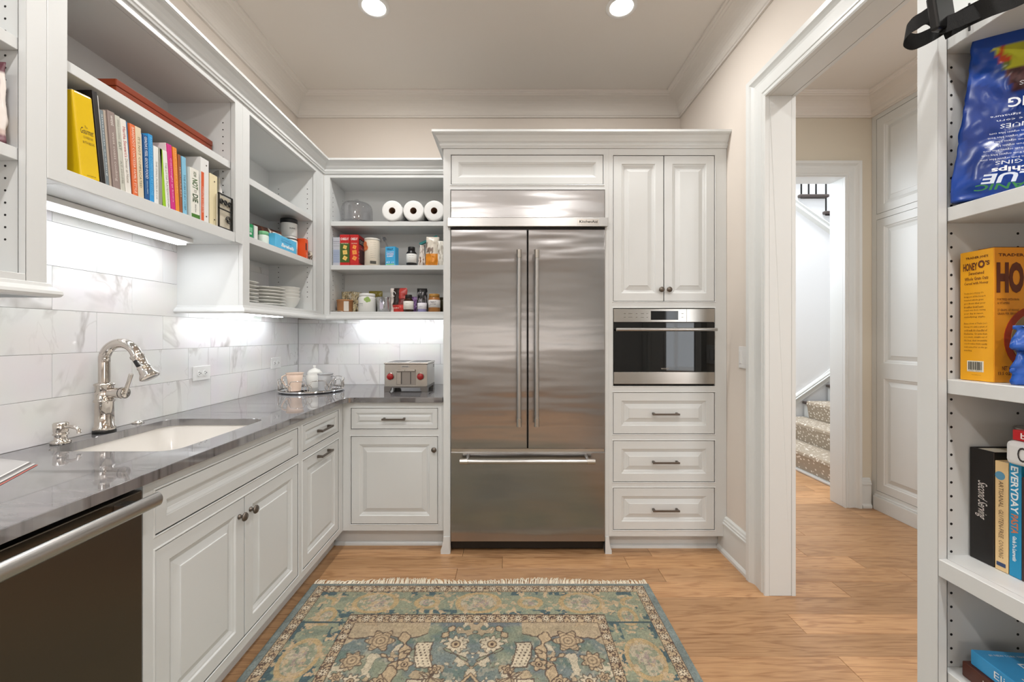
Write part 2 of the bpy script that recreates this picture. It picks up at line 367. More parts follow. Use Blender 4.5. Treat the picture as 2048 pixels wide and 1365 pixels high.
for i in range(6): MB().rings(-1.48+i*.563, -1.48+i*.563+.555, 1.49, 2.38, [(0, 0), (.06, 0), (.07, -.008), (.1, -.002)], lambda u, v, h: (u, -2.932+h, v)).build('door', M['cab'], kb)
area('led_light', (.2, -3.08, 1.462), (0, 0, 0), 3.2, .05, 24, (.93, .96, 1))  # added strip lamp, gives the steel a bright band to reflect
# stair hall
w = MB(); w.box(1.3, 1.42, YH, 4.74, 0, 5.4); struct(w.build('wall_stair_side', M['stairwall']))
struct(MB().box(5.6, 5.7, YH, 6.2, 0, 5.4).build('wall_stair_end', M['stairwall']))
struct(MB().box(1.3, 5.7, 6.1, 6.2, 0, 5.4).build('wall_stair_back', M['stairwall']))
struct(MB().box(1.3, 5.7, YH-.12, 6.2, 5.4, 5.5).build('ceiling_stair', M['ceil']))
struct(MB().box(3.0, 5.6, YH-.1, YH, 0, 5.4).build('wall_stair_near', M['stairwall']))
# stepped wall between the two flights
RISE, RUN = .1835, .262
tread_x = [3.54, 3.262, 2.984]; tz = [2.664, 2.85, 3.036]
poly = [(1.42, 0), (5.6, 0), (5.6, 2.664-2*RISE-.04), (4.10, 2.664-2*RISE-.04), (4.10, 2.664-RISE-.04), (3.82, 2.664-RISE-.04), (3.82, 2.62), (3.54, 2.62), (3.54, 2.81), (3.262, 2.81), (3.262, 3.0), (2.984, 3.0), (2.984, 3.18), (2.6, 3.18), (2.6, 4.0), (1.42, 4.0)]
struct(MB().prism(poly, 0, .1, lambda u, v, h: (u, 4.64+h, v)).build('wall_stair_between', M['stairwall']))
# ---- floor: boards one by one
fl = struct(MB().box(-1.7, 5.6, -3.4, 6.1, -.06, -.012).build('floor', M['joint']))
rr = random.Random(5); pl_cache = {}
def plank_mesh(L):
    L = round(L, 2)
    if L not in pl_cache:
        o = MB().box(0, L-.0016, 0, .1238, -.012, 0).build('plank', M['oak'], bevel=.0008, seg=1); pl_cache[L] = o.data
        bpy.data.objects.remove(o)
    return pl_cache[L]
rowy = 2.530-.125*12; nrow = 0
fixed = {0: [-.38, .9], 1: [.23, 1.0], 2: [.0, 1.02]}
for k in range(-35, 30):
    y = rowy+k*.125
    if y > 4.75: break
    x = -1.56-rr.random()*.9
    xe = 3.0 if y < 3.2 else 2.9
    if y < .8: xe = 4.6
    if y > 2.62 and y < 3.2: x = 1.2
    if y >= 3.2: x = 1.42
    if y < .8: x0, L0 = -1.56, 2.4
    while x < xe:
        L = rr.choice([.7, .9, 1.1, 1.3, 1.6, 1.9]) if y > .8 else 3.1
        L = min(L, xe-x+.01)
        if L < .12: break
        o = bpy.data.objects.new('plank', plank_mesh(L)); COL.objects.link(o); o.parent = fl; o.location = (x, y, 0)
        x += round(L, 2)
# ---- crown of the room
cr = [(0, 2.9015), (.012, 2.9015), (.014, 2.908), (.012, 2.912), (.018, 2.916), (.022, 2.924)]
for i in range(9):
    a = i/8*PI/2; cr.append((.024+.098*(1-math.cos(a)), 2.928+.076*math.sin(a)))
cr += [(.126, 3.008), (.138, 3.010), (.142, 3.016), (.152, 3.018), (.155, 3.0265)]
top = lambda u, v, h: (u, v, h)
struct(MB().sweep([(XR, 0), (XR, YB), (XW, YB), (XW, -3.28)], cr, top, side=1).build('trim_1', M['ceil']))
struct(MB().sweep([(2.71, .2), (2.71, YB), (XH, YB), (XH, -1)], cr, top, side=1).build('trim_2', M['ceil']))
# ---- baseboards
bb = [(0, 0), (.03, 0), (.03, .016), (.024, .026), (.020, .03), (.020, .168), (.026, .172), (.026, .182), (.021, .186), (.021, .196), (.016, .200), (.014, .212), (.006, .218), (0, .218)]
struct(MB().sweep([(XR, DJ+.14), (XR, 2.50)], bb, top, side=1).build('baseboard_right', M['trim']))
struct(MB().sweep([(2.69, YB), (2.62, YB)], bb, top, side=1).build('baseboard_hall', M['trim']))
# ---- kitchen doorway: jamb lining and casing
def casing_prof(W=.14):
    return [(0, 0), (0, .020), (.006, .024), (.012, .020), (.016, .017), (.026, .017), (.030, .021), (.036, .021), (W*.62, .016), (W*.7, .018), (W*.78, .026), (W*.84, .034), (W, .036), (W, 0)]
d = MB()
d.box(1.2805, 1.3895, DJ, DJ+.02, 0, HEAD+.02); d.box(1.2805, 1.3895, 1.14, DJ, HEAD, HEAD+.02); d.box(1.2805, 1.3895, 1.12, 1.14, 0, HEAD+.02)
d1 = struct(d.build('door_1', M['trim'], bevel=.002))
MB().sweep([(DJ, 0), (DJ, HEAD), (1.14, HEAD), (1.14, 0)], casing_prof(.138), lambda u, v, h: (XR-h, u, v), side=-1).build('casing', M['trim'], d1)
MB().sweep([(DJ, 0), (DJ, HEAD), (1.14, HEAD), (1.14, 0)], casing_prof(.138), lambda u, v, h: (XH+h, u, v), side=-1).build('casing', M['trim'], d1)
# ---- hall doorway to the stairs
d = MB()
d.box(2.495, 2.515, YB+.0005, YH+.005, 0, HEAD+.02); d.box(1.62, 2.495, YB+.0005, YH+.005, HEAD, HEAD+.02); d.box(1.60, 1.62, YB+.0005, YH+.005, 0, HEAD+.02)
d2 = struct(d.build('door_2', M['trim'], bevel=.002))
MB().sweep([(2.495, 0), (2.495, HEAD), (1.62, HEAD), (1.62, 0)], casing_prof(.115), lambda u, v, h: (u, YB-h, v), side=-1).build('casing', M['trim'], d2)
# ---- back splash tiles, one by one
tb = struct(MB().box(XW, XW+.004, -.6, YB, .914, 1.712).box(XW, -.385, YB-.004, YB, .914, 1.40).build('wall_tiling', M['grout']))
PITCH = .1515; tcache = {}
def tile(kind, a, b, z0, z1):
    key = (kind, round(b-a, 3), round(z1-z0, 3))
    if key not in tcache:
        m = MB()
        if kind == 'L': m.box(0, .008, .0006, b-a-.0006, .0006, z1-z0-.0006)
        else: m.box(.0006, b-a-.0006, -.008, 0, .0006, z1-z0-.0006)
        o = m.build('tile', M['marble'], bevel=.0005, seg=1); tcache[key] = o.data; bpy.data.objects.remove(o)
    o = bpy.data.objects.new('tile', tcache[key]); COL.objects.link(o); o.parent = tb
    o.location = (XW+.0035, a, z0) if kind == 'L' else (a, YB-.0035, z0)
for r in range(6):
    z0 = .914+r*PITCH; z1 = min(z0+PITCH, 1.711)
    if z1-z0 < .02: continue
    off = 1.576 if r % 2 == 0 else 1.422
    for k in range(-3, 7):
        a = off+.302*k; b = min(a+.302, YB-.012)
        if b-a > .03: tile('L', a, b, z0, z1)
    if z0 < 1.38:
        z1 = min(z1, 1.398)
        for k in range(5):
            a = max(XW+.012, XW+.012-(.151 if r % 2 else 0)+.302*k); b = min(XW+.012-(.151 if r % 2 else 0)+.302*(k+1), -.386)
            if b-a > .02: tile('B', a, b, z0, z1)
# ---- recessed lights
em = bpy.data.materials.new('lamp_glow'); em.use_nodes = True; setp(em.node_tree.nodes['Principled BSDF'], emis=(1, .97, .92, 1), es=12, base=(1, 1, 1, 1))
for i, (x, y) in enumerate(CANS):
    nm = ['round recessed ceiling light nearer the open shelves, lit', 'round recessed ceiling light nearer the doorway, lit'][i % 2]
    if i > 1: nm += [' in the middle of the room', ' by the window end of the room', ' above the far side space, added unseen as fill'][i//2-1]
    t = thing('ceiling_light', nm, 'ceiling light', (x, y, CEIL), group='recessed ceiling lights')
    MB().lathe([(.060, -.002), (.062, -.006), (.080, -.004), (.082, 0)], n=40).build('trim_ring', M['white'], t, local=True)
    MB().cyl((0, 0, -.003), .061, .002, n=40).build('lens', em, t, local=True)
# ================================================================== STAIRS AND HALL
def carpetmat():
    m, t, p, n, l = nt('spotted_carpet'); setp(p, rough=.95, sheen=.3)
    tc = n.new('ShaderNodeTexCoord'); mp = n.new('ShaderNodeMapping'); mp.inputs['Scale'].default_value = (46, 30, 36); l.new(tc.outputs['Object'], mp.inputs[0])
    v = n.new('ShaderNodeTexVoronoi'); v.inputs['Scale'].default_value = 1; l.new(mp.outputs[0], v.inputs['Vector'])
    r = ramp(n, l, v.outputs['Distance'], [(.26, lin((232,226,214))[:3]), (.36, lin((164,150,130))[:3])]); l.new(r.outputs[0], p.inputs['Base Color'])
    no = n.new('ShaderNodeTexNoise'); no.inputs['Scale'].default_value = 400; l.new(tc.outputs['Object'], no.inputs['Vector'])
    b = n.new('ShaderNodeBump'); b.inputs['Strength'].default_value = .5; b.inputs['Distance'].default_value = .003; l.new(no.outputs['Fac'], b.inputs['Height']); l.new(b.outputs[0], p.inputs['Normal'])
    return m
M['carpet'] = carpetmat(); M['tread'] = mat('dark_stained_wood', (84,74,70), .3, vary=.3, bscale=20)
st = thing('staircase', 'carpeted staircase with spotted beige runner and dark treads beyond the hall doorway', 'staircase', (2.77, 3.9, 0))
X0 = 2.77
for i in range(7):
    x = X0+i*RUN; y0 = YH+.02; y1 = 4.622
    MB().box(x, x+RUN+.02, y0, y1, i*RISE+(.0 if i else 0), (i+1)*RISE-.03).build('riser', M['trim'], st)
    MB().box(x-.028, x+RUN, y0, y1-.002, (i+1)*RISE-.03, (i+1)*RISE).build('tread', M['tread'], st, bevel=.008)
    ya, yb = (y0+.02, y1-.012) if i < 2 else (y0+.1, y1-.09)
    c = MB(); r0 = i*RISE; r1 = (i+1)*RISE
    prof = [(x-.010, r0+.001), (x-.034, r1-.04), (x-.040, r1-.02), (x-.036, r1+.002), (x-.022, r1+.012), (x+RUN-.012, r1+.011), (x+RUN-.012, r1+.0), (x-.02, r1), (x-.03, r1-.02), (x-.002, r1-.045), (x-.001, r0+.001)]
    c.prism(prof, ya, yb, lambda u, v, h: (u, h, v)); c.build('carpet_runner', M['carpet'], st)
MB().box(X0-.05, X0-.011, YH+.02, 4.63, 0, .022).build('shoe_moulding', M['trim'], st, bevel=.006)
# skirt with cap moulding up the wall
sk = MB(); a = (2.55, .33-.28); slope = RISE/RUN
sk.prism([(2.5, 0), (5.2, 2.7*slope-.32+.36), (5.2, 2.7*slope+.30), (3.18, .577), (2.5, .577-.68*slope)], 0, .014, lambda u, v, h: (u, 4.64-h, v))
skirt = sk.build('skirt_board', M['trim'], st)
MB().sweep([(2.5, .577-.68*slope-.03), (5.2, .577+2.02*slope-.03)], [(0, .014), (0, .030), (.012, .034), (.022, .024), (.032, .030), (.045, .022), (.05, 0)], lambda u, v, h: (u, 4.64-h, v), side=1).build('cap_moulding', M['trim'], st)
uf = thing('upper_stair_flight', 'upper flight of stairs with dark treads and thin balusters above white wall', 'staircase', (3.3, 4.7, 2.6))
MB().sweep([(2.6, 2.79+.59*.71+.015), (4.4, 2.79-1.21*.71+.015)], [(0, 0), (0, .022), (-.012, .028), (-.022, .018), (-.05, .022), (-.062, .03), (-.075, .016), (-.09, 0)], lambda u, v, h: (u, 4.64-h, v), side=1).build('wall_moulding', M['trim'], uf)
for i, (x, z) in enumerate(zip([3.80]+tread_x, [2.664-RISE]+tz)):
    MB().box(x-.03, x+.30, 4.60, 5.6, z-.034, z).build('tread', M['tread'], uf, bevel=.01)
    MB().box(x+.02, x+.27, 4.745, 5.55, z-RISE-.02, z-.036).build('riser', M['trim'], uf)
    for j, dx in enumerate((.04, .123, .206, .29)):
        if j == 3 and i > 0: continue
        MB().cyl((x+dx, 4.68, z), .0085, .95, n=8).build('baluster', M['black'], uf)
# tall hall cabinet
RAISED = [(0, -.018), (0, -.001), (.001, 0), (.046, 0), (.048, -.001), (.051, -.005), (.056, -.006), (.062, -.010), (.066, -.012), (.0665, -.0125), (.090, -.004), (.0905, -.0015), (.0925, -.001)]
FLAT = [(0, -.018), (0, -.001), (.001, 0), (.036, 0), (.037, -.002), (.041, -.003), (.047, -.008), (.052, -.010), (.053, -.011)]
def raised(k=1): return [(a*k if a > .0011 else a, h) for a, h in RAISED]
hc = thing('hall_cabinet', 'tall white panelled built-in cabinet along the hall beyond the doorway', 'cabinet', (2.8, 2.5, 0))
fR = RIGHT(XC)
m = MB(); m.box(XC+.022, 2.895, 1.0, YB-.002, .0, 2.90); m.build('carcass', M['trim'], hc)
m = MB(); e = [(3.057, 2.17, 2.87), (3.057, .137, 2.13)]
for v0, v1 in ((.0, .137), (2.13, 2.17), (2.87, 2.905)): fbox(m, fR, 1.0, YB-.002, v0, v1, -.02, 0)
for u0, u1 in ((3.057, YB-.002), (2.50, 2.54), (1.96, 2.0), (1.0, 1.04)): fbox(m, fR, u0, u1, .137, 2.13, -.02, 0); fbox(m, fR, u0, u1, 2.17, 2.87, -.02, 0)
m.build('face_frame', M['trim'], hc)
m = MB(); fbox(m, fR, 1.0, YB-.032, 0, .10, 0, .018); fbox(m, fR, 1.0, YB-.032, .10, .112, 0, .010); m.build('plinth', M['trim'], hc, bevel=.002)
for u0, u1 in ((2.54, 3.057), (2.0, 2.50), (1.04, 1.96)):
    MB().rings(u0+.003, u1-.003, 2.173, 2.867, raised(1.2), fR).build('door', M['trim'], hc)
    dd = MB(); fbox(dd, fR, u0+.003, u1-.003, .140, 2.127, -.019, -.0135)
    k = [(0, -.0135)]+[(a*1.2 if a > .0011 else 0, h) for a, h in RAISED[2:]]
    dd.rings(u0+.003, u1-.003, .140, 1.025, k, fR); dd.rings(u0+.003, u1-.003, 1.025, 2.127, k, fR)
    dd.build('door', M['trim'], hc)
# light switch on the kitchen wall, outlets in the tiling
sw = thing('light_switch', 'white double rocker light switch plate on the wall beside the doorway casing', 'light switch', (XR, 2.24, 1.16))
MB().box(XR-.006, XR-.0005, 2.183, 2.298, 1.101, 1.219).build('plate', M['white'], sw, bevel=.002)
for y in (2.207, 2.274-.005): MB().box(XR-.010, XR-.006, y-.0, y+.022 if y < 2.25 else y+.017, 1.127, 1.193).build('rocker', M['white'], sw, bevel=.001)
def outlet(y, z, lab):
    t = thing('outlet', lab, 'outlet', (XW+.012, y, z))
    MB().box(XW+.0125, XW+.018, y-.059, y+.059, z-.036, z+.036).build('plate', M['white'], t, bevel=.002)
    for s in (-.020, .020):
        r = MB().cyl((XW+.018, y+s, z), .0155, .0025, axis='x', n=20).build('receptacle', M['white'], t)
        q = MB()
        q.box(XW+.0205, XW+.021, y+s-.008, y+s+.001, z+.004, z+.0065); q.box(XW+.0205, XW+.021, y+s-.006, y+s+.001, z-.0065, z-.004); q.cyl((XW+.0205, y+s+.007, z), .003, .0005, axis='x', n=8)
        q.build('slots', M['black'], r)
outlet(2.110, 1.089, 'white electrical outlet in the marble tiles just beyond the faucet')
outlet(2.783, 1.094, 'white electrical outlet in the marble tiles behind the mug tray')
# ================================================================== CABINETS
XB, YBF = -.985, 2.467     # faces of the base cabinets (left run, back run)
XU, YU = -1.2532, 2.817    # faces of the upper cabinets
YT = 2.433                 # face of the tower
fL, fB, fU, fUB, fT = LEFT(XB), BACK(YBF), LEFT(XU), BACK(YU), BACK(YT)
def frame(mb, fn, u0, u1, v0, v1, holes, th=.02, bead=True):
    """face frame: the rectangle minus its holes, cut into strips; a small bead runs round each hole"""
    us = sorted({u0, u1, *[h[0] for h in holes], *[h[1] for h in holes]}); vs = sorted({v0, v1, *[h[2] for h in holes], *[h[3] for h in holes]})
    for i in range(len(us)-1):
        j = 0
        while j < len(vs)-1:
            uc = (us[i]+us[i+1])/2
            inh = lambda vc: any(h[0] < uc < h[1] and h[2] < vc < h[3] for h in holes)
            if inh((vs[j]+vs[j+1])/2): j += 1; continue
            k = j
            while k+1 < len(vs)-1 and not inh((vs[k+1]+vs[k+2])/2): k += 1
            fbox(mb, fn, us[i], us[i+1], vs[j], vs[k+1], -th, 0); j = k+1
    if bead:
        for (a, b, c, d) in holes:
            mb.sweep([(a, c), (b, c), (b, d), (a, d)], [(0, -.004), (0, .0015), (-.003, .0032), (-.006, .0015), (-.0065, 0), (-.0075, -.001), (-.0085, 0)], fn, closed=True)
    return mb
def knob(fn, u, v, parent, name='knob'):
    c = fn(u, v, 0); n = Vector(fn(u, v, 1))-Vector(c)
    k = MB(); prof = [(0, 0), (.009, 0), (.009, .003), (.006, .006), (.0055, .012), (.010, .016), (.0155, .020), (.016, .023), (.013, .027), (.0, .0295)]
    k.lathe(prof, n=20)
    R = Vector((0, 0, 1)).rotation_difference(n).to_matrix()
    k.v = [tuple(R @ Vector(q)+Vector(c)) for q in k.v]
    return k.build(name, M['pewter'], parent)
def pull(fn, u, v, parent, L=.13):
    m = MB()
    for s in (-1, 1):
        m.sweep([(u+s*L/2, v), (u+s*(L/2-.018), v)], [(0, 0)], fn) if False else None
        a = u+s*L/2; b = u+s*(L/2-.012)
        m.prism([(-.007, 0), (.007, 0), (.005, .026), (-.005, .026)], min(a, b), max(a, b), lambda p, q, h: fn(h, v+p, q))
    m.prism([(-.005, .024), (.005, .024), (.0055, .031), (-.0055, .031)], u-L/2-.004, u+L/2+.004, lambda p, q, h: fn(h, v+p, q))
    return m.build('handle', M['pewter'], parent, bevel=.0012)
def doorp(name, fn, a, b, c, d, parent, rings=None, label=None, g=.0028):
    o = MB().rings(a+g, b-g, c+g, d-g, rings or RAISED, fn).build(name, M['cab'], parent)
    if label: o['label'] = label
    return o
DRAW = [(0, -.018), (0, -.001), (.001, 0), (.026, 0), (.027, -.002), (.031, -.003), (.037, -.008), (.0375, -.009), (.048, -.004), (.0485, -.0015), (.050, -.001)]
ZT, Zd0, Zd1, Zr0, Zr1 = .884, .157, .680, .722, .848
# sink base
c = thing('sink_cabinet', 'white base cabinet with two panelled doors under the sink', 'cabinet', (-1.25, 1.55, 0))
m = MB(); frame(m, fL, 1.118, 1.963, .119, ZT, [(1.156, 1.942, Zr0, Zr1), (1.156, 1.942, Zd0, Zd1)]); m.build('face_frame', M['cab'], c)
m = MB(); m.box(-1.57, XB-.0205, 1.118, 1.140, .119, .8835); m.box(-1.57, XB-.0205, 1.941, 1.963, .119, .8835); m.box(-1.57, XB-.0205, 1.14, 1.941, .119, .135); m.box(XB-.024, XB-.0205, 1.14, 1.941, .135, .8835); m.build('carcass', M['cab'], c)
doorp('drawer_front', fL, 1.156, 1.942, Zr0, Zr1, c, FLAT)
a = doorp('door', fL, 1.156, 1.549, Zd0, Zd1, c); knob(fL, 1.517, .617, a)
a = doorp('door', fL, 1.5495, 1.942, Zd0, Zd1, c, g=.0025); knob(fL, 1.583, .617, a)
m = MB(); m.box(-1.08, -1.061, .4, 2.53, 0, .118); m.build('toe_kick', M['cab'], c)
# pull-out base
c = thing('pullout_cabinet', 'narrow white base cabinet with a drawer above a pull-out door beside the corner', 'cabinet', (-1.25, 2.2, 0))
m = MB(); frame(m, fL, 1.963, YBF-.0, .119, ZT, [(1.984, 2.405, Zr0, Zr1), (1.984, 2.405, Zd0, Zd1)]); m.build('face_frame', M['cab'], c)
m = MB(); m.box(-1.57, XB-.021, 1.966, 2.44, .12, .883); m.build('carcass', M['dark'], c)
a = doorp('drawer', fL, 1.984, 2.405, Zr0, Zr1, c, DRAW); pull(fL, 2.20, .787, a)
a = doorp('door', fL, 1.984, 2.405, Zd0, Zd1, c); pull(fL, 2.20, .655, a)
# corner / back base
c = thing('corner_cabinet', 'white base cabinet with one drawer and one door beside the refrigerator', 'cabinet', (-.68, 2.78, 0))
m = MB(); frame(m, fB, XB+.001, -.386, .119, ZT, [(-.937, -.420, Zr0, Zr1), (-.937, -.420, Zd0, Zd1)]); m.build('face_frame', M['cab'], c)
m = MB(); m.box(XB-.015, -.388, YBF+.021, 3.09, .12, .883); m.build('carcass', M['dark'], c)
a = doorp('drawer', fB, -.937, -.420, Zr0, Zr1, c, DRAW); pull(fB, -.678, .785, a)
a = doorp('door', fB, -.937, -.420, Zd0, Zd1, c); knob(fB, -.440, .604, a)
m = MB(); m.box(-1.06, -.386, 2.538, 2.556, 0, .118); m.sweep([(-1.06, 2.538), (-.386, 2.538)], [(0, 0), (-.012, 0), (-.012, .012), (-.005, .020), (0, .022)], top); m.build('toe_kick', M['cab'], c)
# dishwasher
dw = thing('dishwasher', 'stainless steel dishwasher with a thick bar handle under the counter end', 'dishwasher', (-1.28, .81, 0))
MB().box(-1.55, XB-.03, .512, 1.110, .10, .875).build('tub', M['dark'], dw)
MB().box(XB-.028, XB+.004, .512, 1.1125, .105, .866).build('door', M['steel_dark'], dw, bevel=.003)
h = MB().tube([(XB+.058, .52+i*.578/8, .848) for i in range(9)], .02, n=20, flat=(.013, .0185)).build('handle', M['handle_steel'], dw)
for y in (.56, 1.03): MB().box(XB+.004, XB+.055, y, y+.03, .838, .858).build('handle_bracket', M['handle_steel'], dw, bevel=.002)
MB().box(XB-.09, XB-.07, .512, 1.11, .0, .10).build('toe_panel', M['black'], dw)
# near end of the base run, below the counter toward the viewer
c = thing('end_cabinet', 'white base cabinet at the near end of the counter before the dishwasher', 'cabinet', (-1.25, 0, 0))
m = MB(); frame(m, fL, -.6, .505, .119, ZT, [(-.55, .46, Zr0, Zr1), (-.55, .46, Zd0, Zd1)]); m.build('face_frame', M['cab'], c)
MB().box(-1.57, XB-.021, -.6, .50, .12, .883).build('carcass', M['dark'], c)
doorp('drawer', fL, -.55, .46, Zr0, Zr1, c, DRAW); doorp('door', fL, -.55, .46, Zd0, Zd1, c)
# counter with rounded inner corner and sink cut-out
CF, CYF = -.960, 2.442
def rr_(x0, x1, y0, y1, r, n=6):
    P = []
    for cx, cy, a0 in ((x1-r, y1-r, 0), (x0+r, y1-r, PI/2), (x0+r, y0+r, PI), (x1-r, y0+r, 1.5*PI)):
        for i in range(n+1): P.append((cx+r*math.cos(a0+i/n*PI/2), cy+r*math.sin(a0+i/n*PI/2)))
    return P
r = .05; outer = [(-1.563, -.6), (CF, -.6)]
for i in range(9):
    a = PI-i/8*PI/2; outer.append((CF+r+r*math.cos(a), CYF-r+r*math.sin(a)))
outer += [(-.388, CYF), (-.388, YB-.013), (-1.563, YB-.013)]
SX0, SX1, SY0, SY1 = -1.487, -1.062, 1.313, 1.824
hole = rr_(SX0, SX1, SY0, SY1, .055)
bm = bmesh.new()
def loop(pts, z):
    vs = [bm.verts.new((x, y, z)) for x, y in pts]; return vs, [bm.edges.new((vs[i], vs[(i+1) % len(vs)])) for i in range(len(vs))]
ov, oe = loop(outer, .914); hv, he = loop(hole, .914)
bmesh.ops.triangle_fill(bm, use_beauty=True, edges=oe+he)
geo = bmesh.ops.extrude_face_region(bm, geom=list(bm.faces))
for v in [g for g in geo['geom'] if isinstance(g, bmesh.types.BMVert)]: v.co.z = .884
bmesh.ops.recalc_face_normals(bm, faces=bm.faces)
me = bpy.data.meshes.new('countertop'); bm.to_mesh(me); bm.free(); me.materials.append(M['quartz'])
ct = bpy.data.objects.new('countertop', me); COL.objects.link(ct); WM[ct.name] = Matrix.Identity(4)
tag(ct, 'polished dark grey stone countertop running round the corner under the marble splashback', 'countertop')
md = ct.modifiers.new('edge', 'BEVEL'); md.width = .002; md.segments = 2; md.limit_method = 'ANGLE'
# sink
sk = thing('sink', 'white undermount sink with drain set below the counter', 'sink', ((SX0+SX1)/2, (SY0+SY1)/2, .70))
s = MB(); lv = [(-.004, .8835, .055), (-.004, .874, .055), (.004, .84, .06), (.012, .74, .07), (.03, .703, .08), (.07, .700, .06)]; n = None
outs = []
for ins, z, rad in lv:
    P = rr_(SX0+ins, SX1-ins, SY0+ins, SY1-ins, rad); n = len(P); outs += [(x, y, z) for x, y in P]
fs = [(j*n+i, j*n+(i+1) % n, (j+1)*n+(i+1) % n, (j+1)*n+i) for j in range(len(lv)-1) for i in range(n)]
s.add(outs, fs, 0, True); s.add(outs[-n:], [tuple(range(n))], 0)
s.build('basin', M['porcelain'], sk)
MB().lathe([(.045, .7015), (.045, .704), (.036, .7035), (.034, .7015), (0, .701)], c=((SX0+SX1)/2, (SY0+SY1)/2, 0)).build('drain', M['chrome'], sk)
text('C', sk, (SX0+.0165+.0-WM[sk.name].translation.x, 1.447-WM[sk.name].translation.y, .803-.70), (0, 1, 0), (0, 0, 1), .035, .024, (110,105,100), name='maker_mark', shear=.3)
# faucet
fa = thing('faucet', 'polished nickel pull-down kitchen faucet with a high curved neck behind the sink', 'faucet', (-1.522, 1.563, .914))
MB().lathe([(0, .0005), (.034, .0005), (.034, .010), (.033, .012), (0, .012)]).build('base_ring', M['black'], fa, local=True)
MB().lathe([(.032, .012), (.034, .016), (.033, .022), (.0285, .026), (.0275, .115), (.031, .118), (.031, .124), (.0275, .127), (.0275, .176), (.031, .180), (.031, .184), (.0265, .187), (.019, .190), (0, .190)], n=32).build('body', M['chrome'], fa, local=True)
pts = [(0, 0, .185+i*.02) for i in range(6)]; cz = .275; R = .062
for i in range(1, 17):
    a = PI-i/16*PI*.93; pts.append((R+R*math.cos(a), 0, cz+R*math.sin(a)))
MB().tube(pts, .0178, n=20).build('neck', M['chrome'], fa, local=True)
e = Vector(pts[-1]); d = (e-Vector(pts[-2])).normalized()
hd = MB(); hd.lathe([(.019, -.004), (.022, -.002), (.022, .004), (.0195, .007), (.0195, .045), (.0215, .048), (.0215, .052), (.020, .056), (.024, .075), (.031, .088), (.032, .094), (.027, .097), (0, .095)], n=28)
dd = (d+Vector((.28, 0, 0))).normalized(); Rm = Vector((0, 0, 1)).rotation_difference(dd).to_matrix(); hd.v = [tuple(Rm @ Vector(q)+e) for q in hd.v]
ho = hd.build('spray_head', M['chrome'], fa, local=True)
MB().box(-.007, .007, -.0225, -.0185, .018, .044).build('button', M['black'], fa, local=True, bevel=.002).matrix_local = Matrix.Translation(e) @ Rm.to_4x4()
MB().cyl((.024, 0, .150), .0195, .042, axis='x').cyl((.068, 0, .150), .021, .012, axis='x').lathe([(.021, .066), (.0185, .072), (.017, .080), (0, .083)], c=(0, 0, .150), axis='x').build('valve', M['chrome'], fa, local=True)
MB().cyl((.066, 0, .150), .0215, .002, axis='x').build('seal_ring', M['black'], fa, local=True)
MB().tube([(.078, 0, .152), (.083, -.002, .160), (.100, -.008, .195), (.112, -.012, .222)], [.007, .007, .0065, .0075], n=12).build('lever', M['chrome'], fa, local=True)
sd = thing('soap_dispenser', 'small polished nickel soap dispenser beside the faucet', 'soap dispenser', (-1.515, 1.404, .914))
MB().lathe([(0, .0005), (.026, .0005), (.026, .008), (.022, .012), (.016, .014), (.016, .028), (.020, .031), (.020, .035), (.017, .038), (.019, .042), (.020, .068), (.017, .072), (0, .073)], n=28).build('body', M['chrome'], sd, local=True)
MB().tube([(.015, 0, .056), (.035, 0, .058), (.055, 0, .053), (.062, 0, .045), (.063, 0, .036)], [.0065, .006, .0055, .006, .0065], n=12).build('spout', M['chrome'], sd, local=True)
MB().lathe([(0, .0005), (.020, .0005), (.020, .004), (.012, .006), (.011, .010), (0, .011)], c=(0, 0, 0)).build('air_switch', M['chrome']).location = (-1.545, 1.731, .914)
tag(bpy.data.objects['air_switch'], 'round polished nickel air switch button on the counter behind the sink', 'switch')
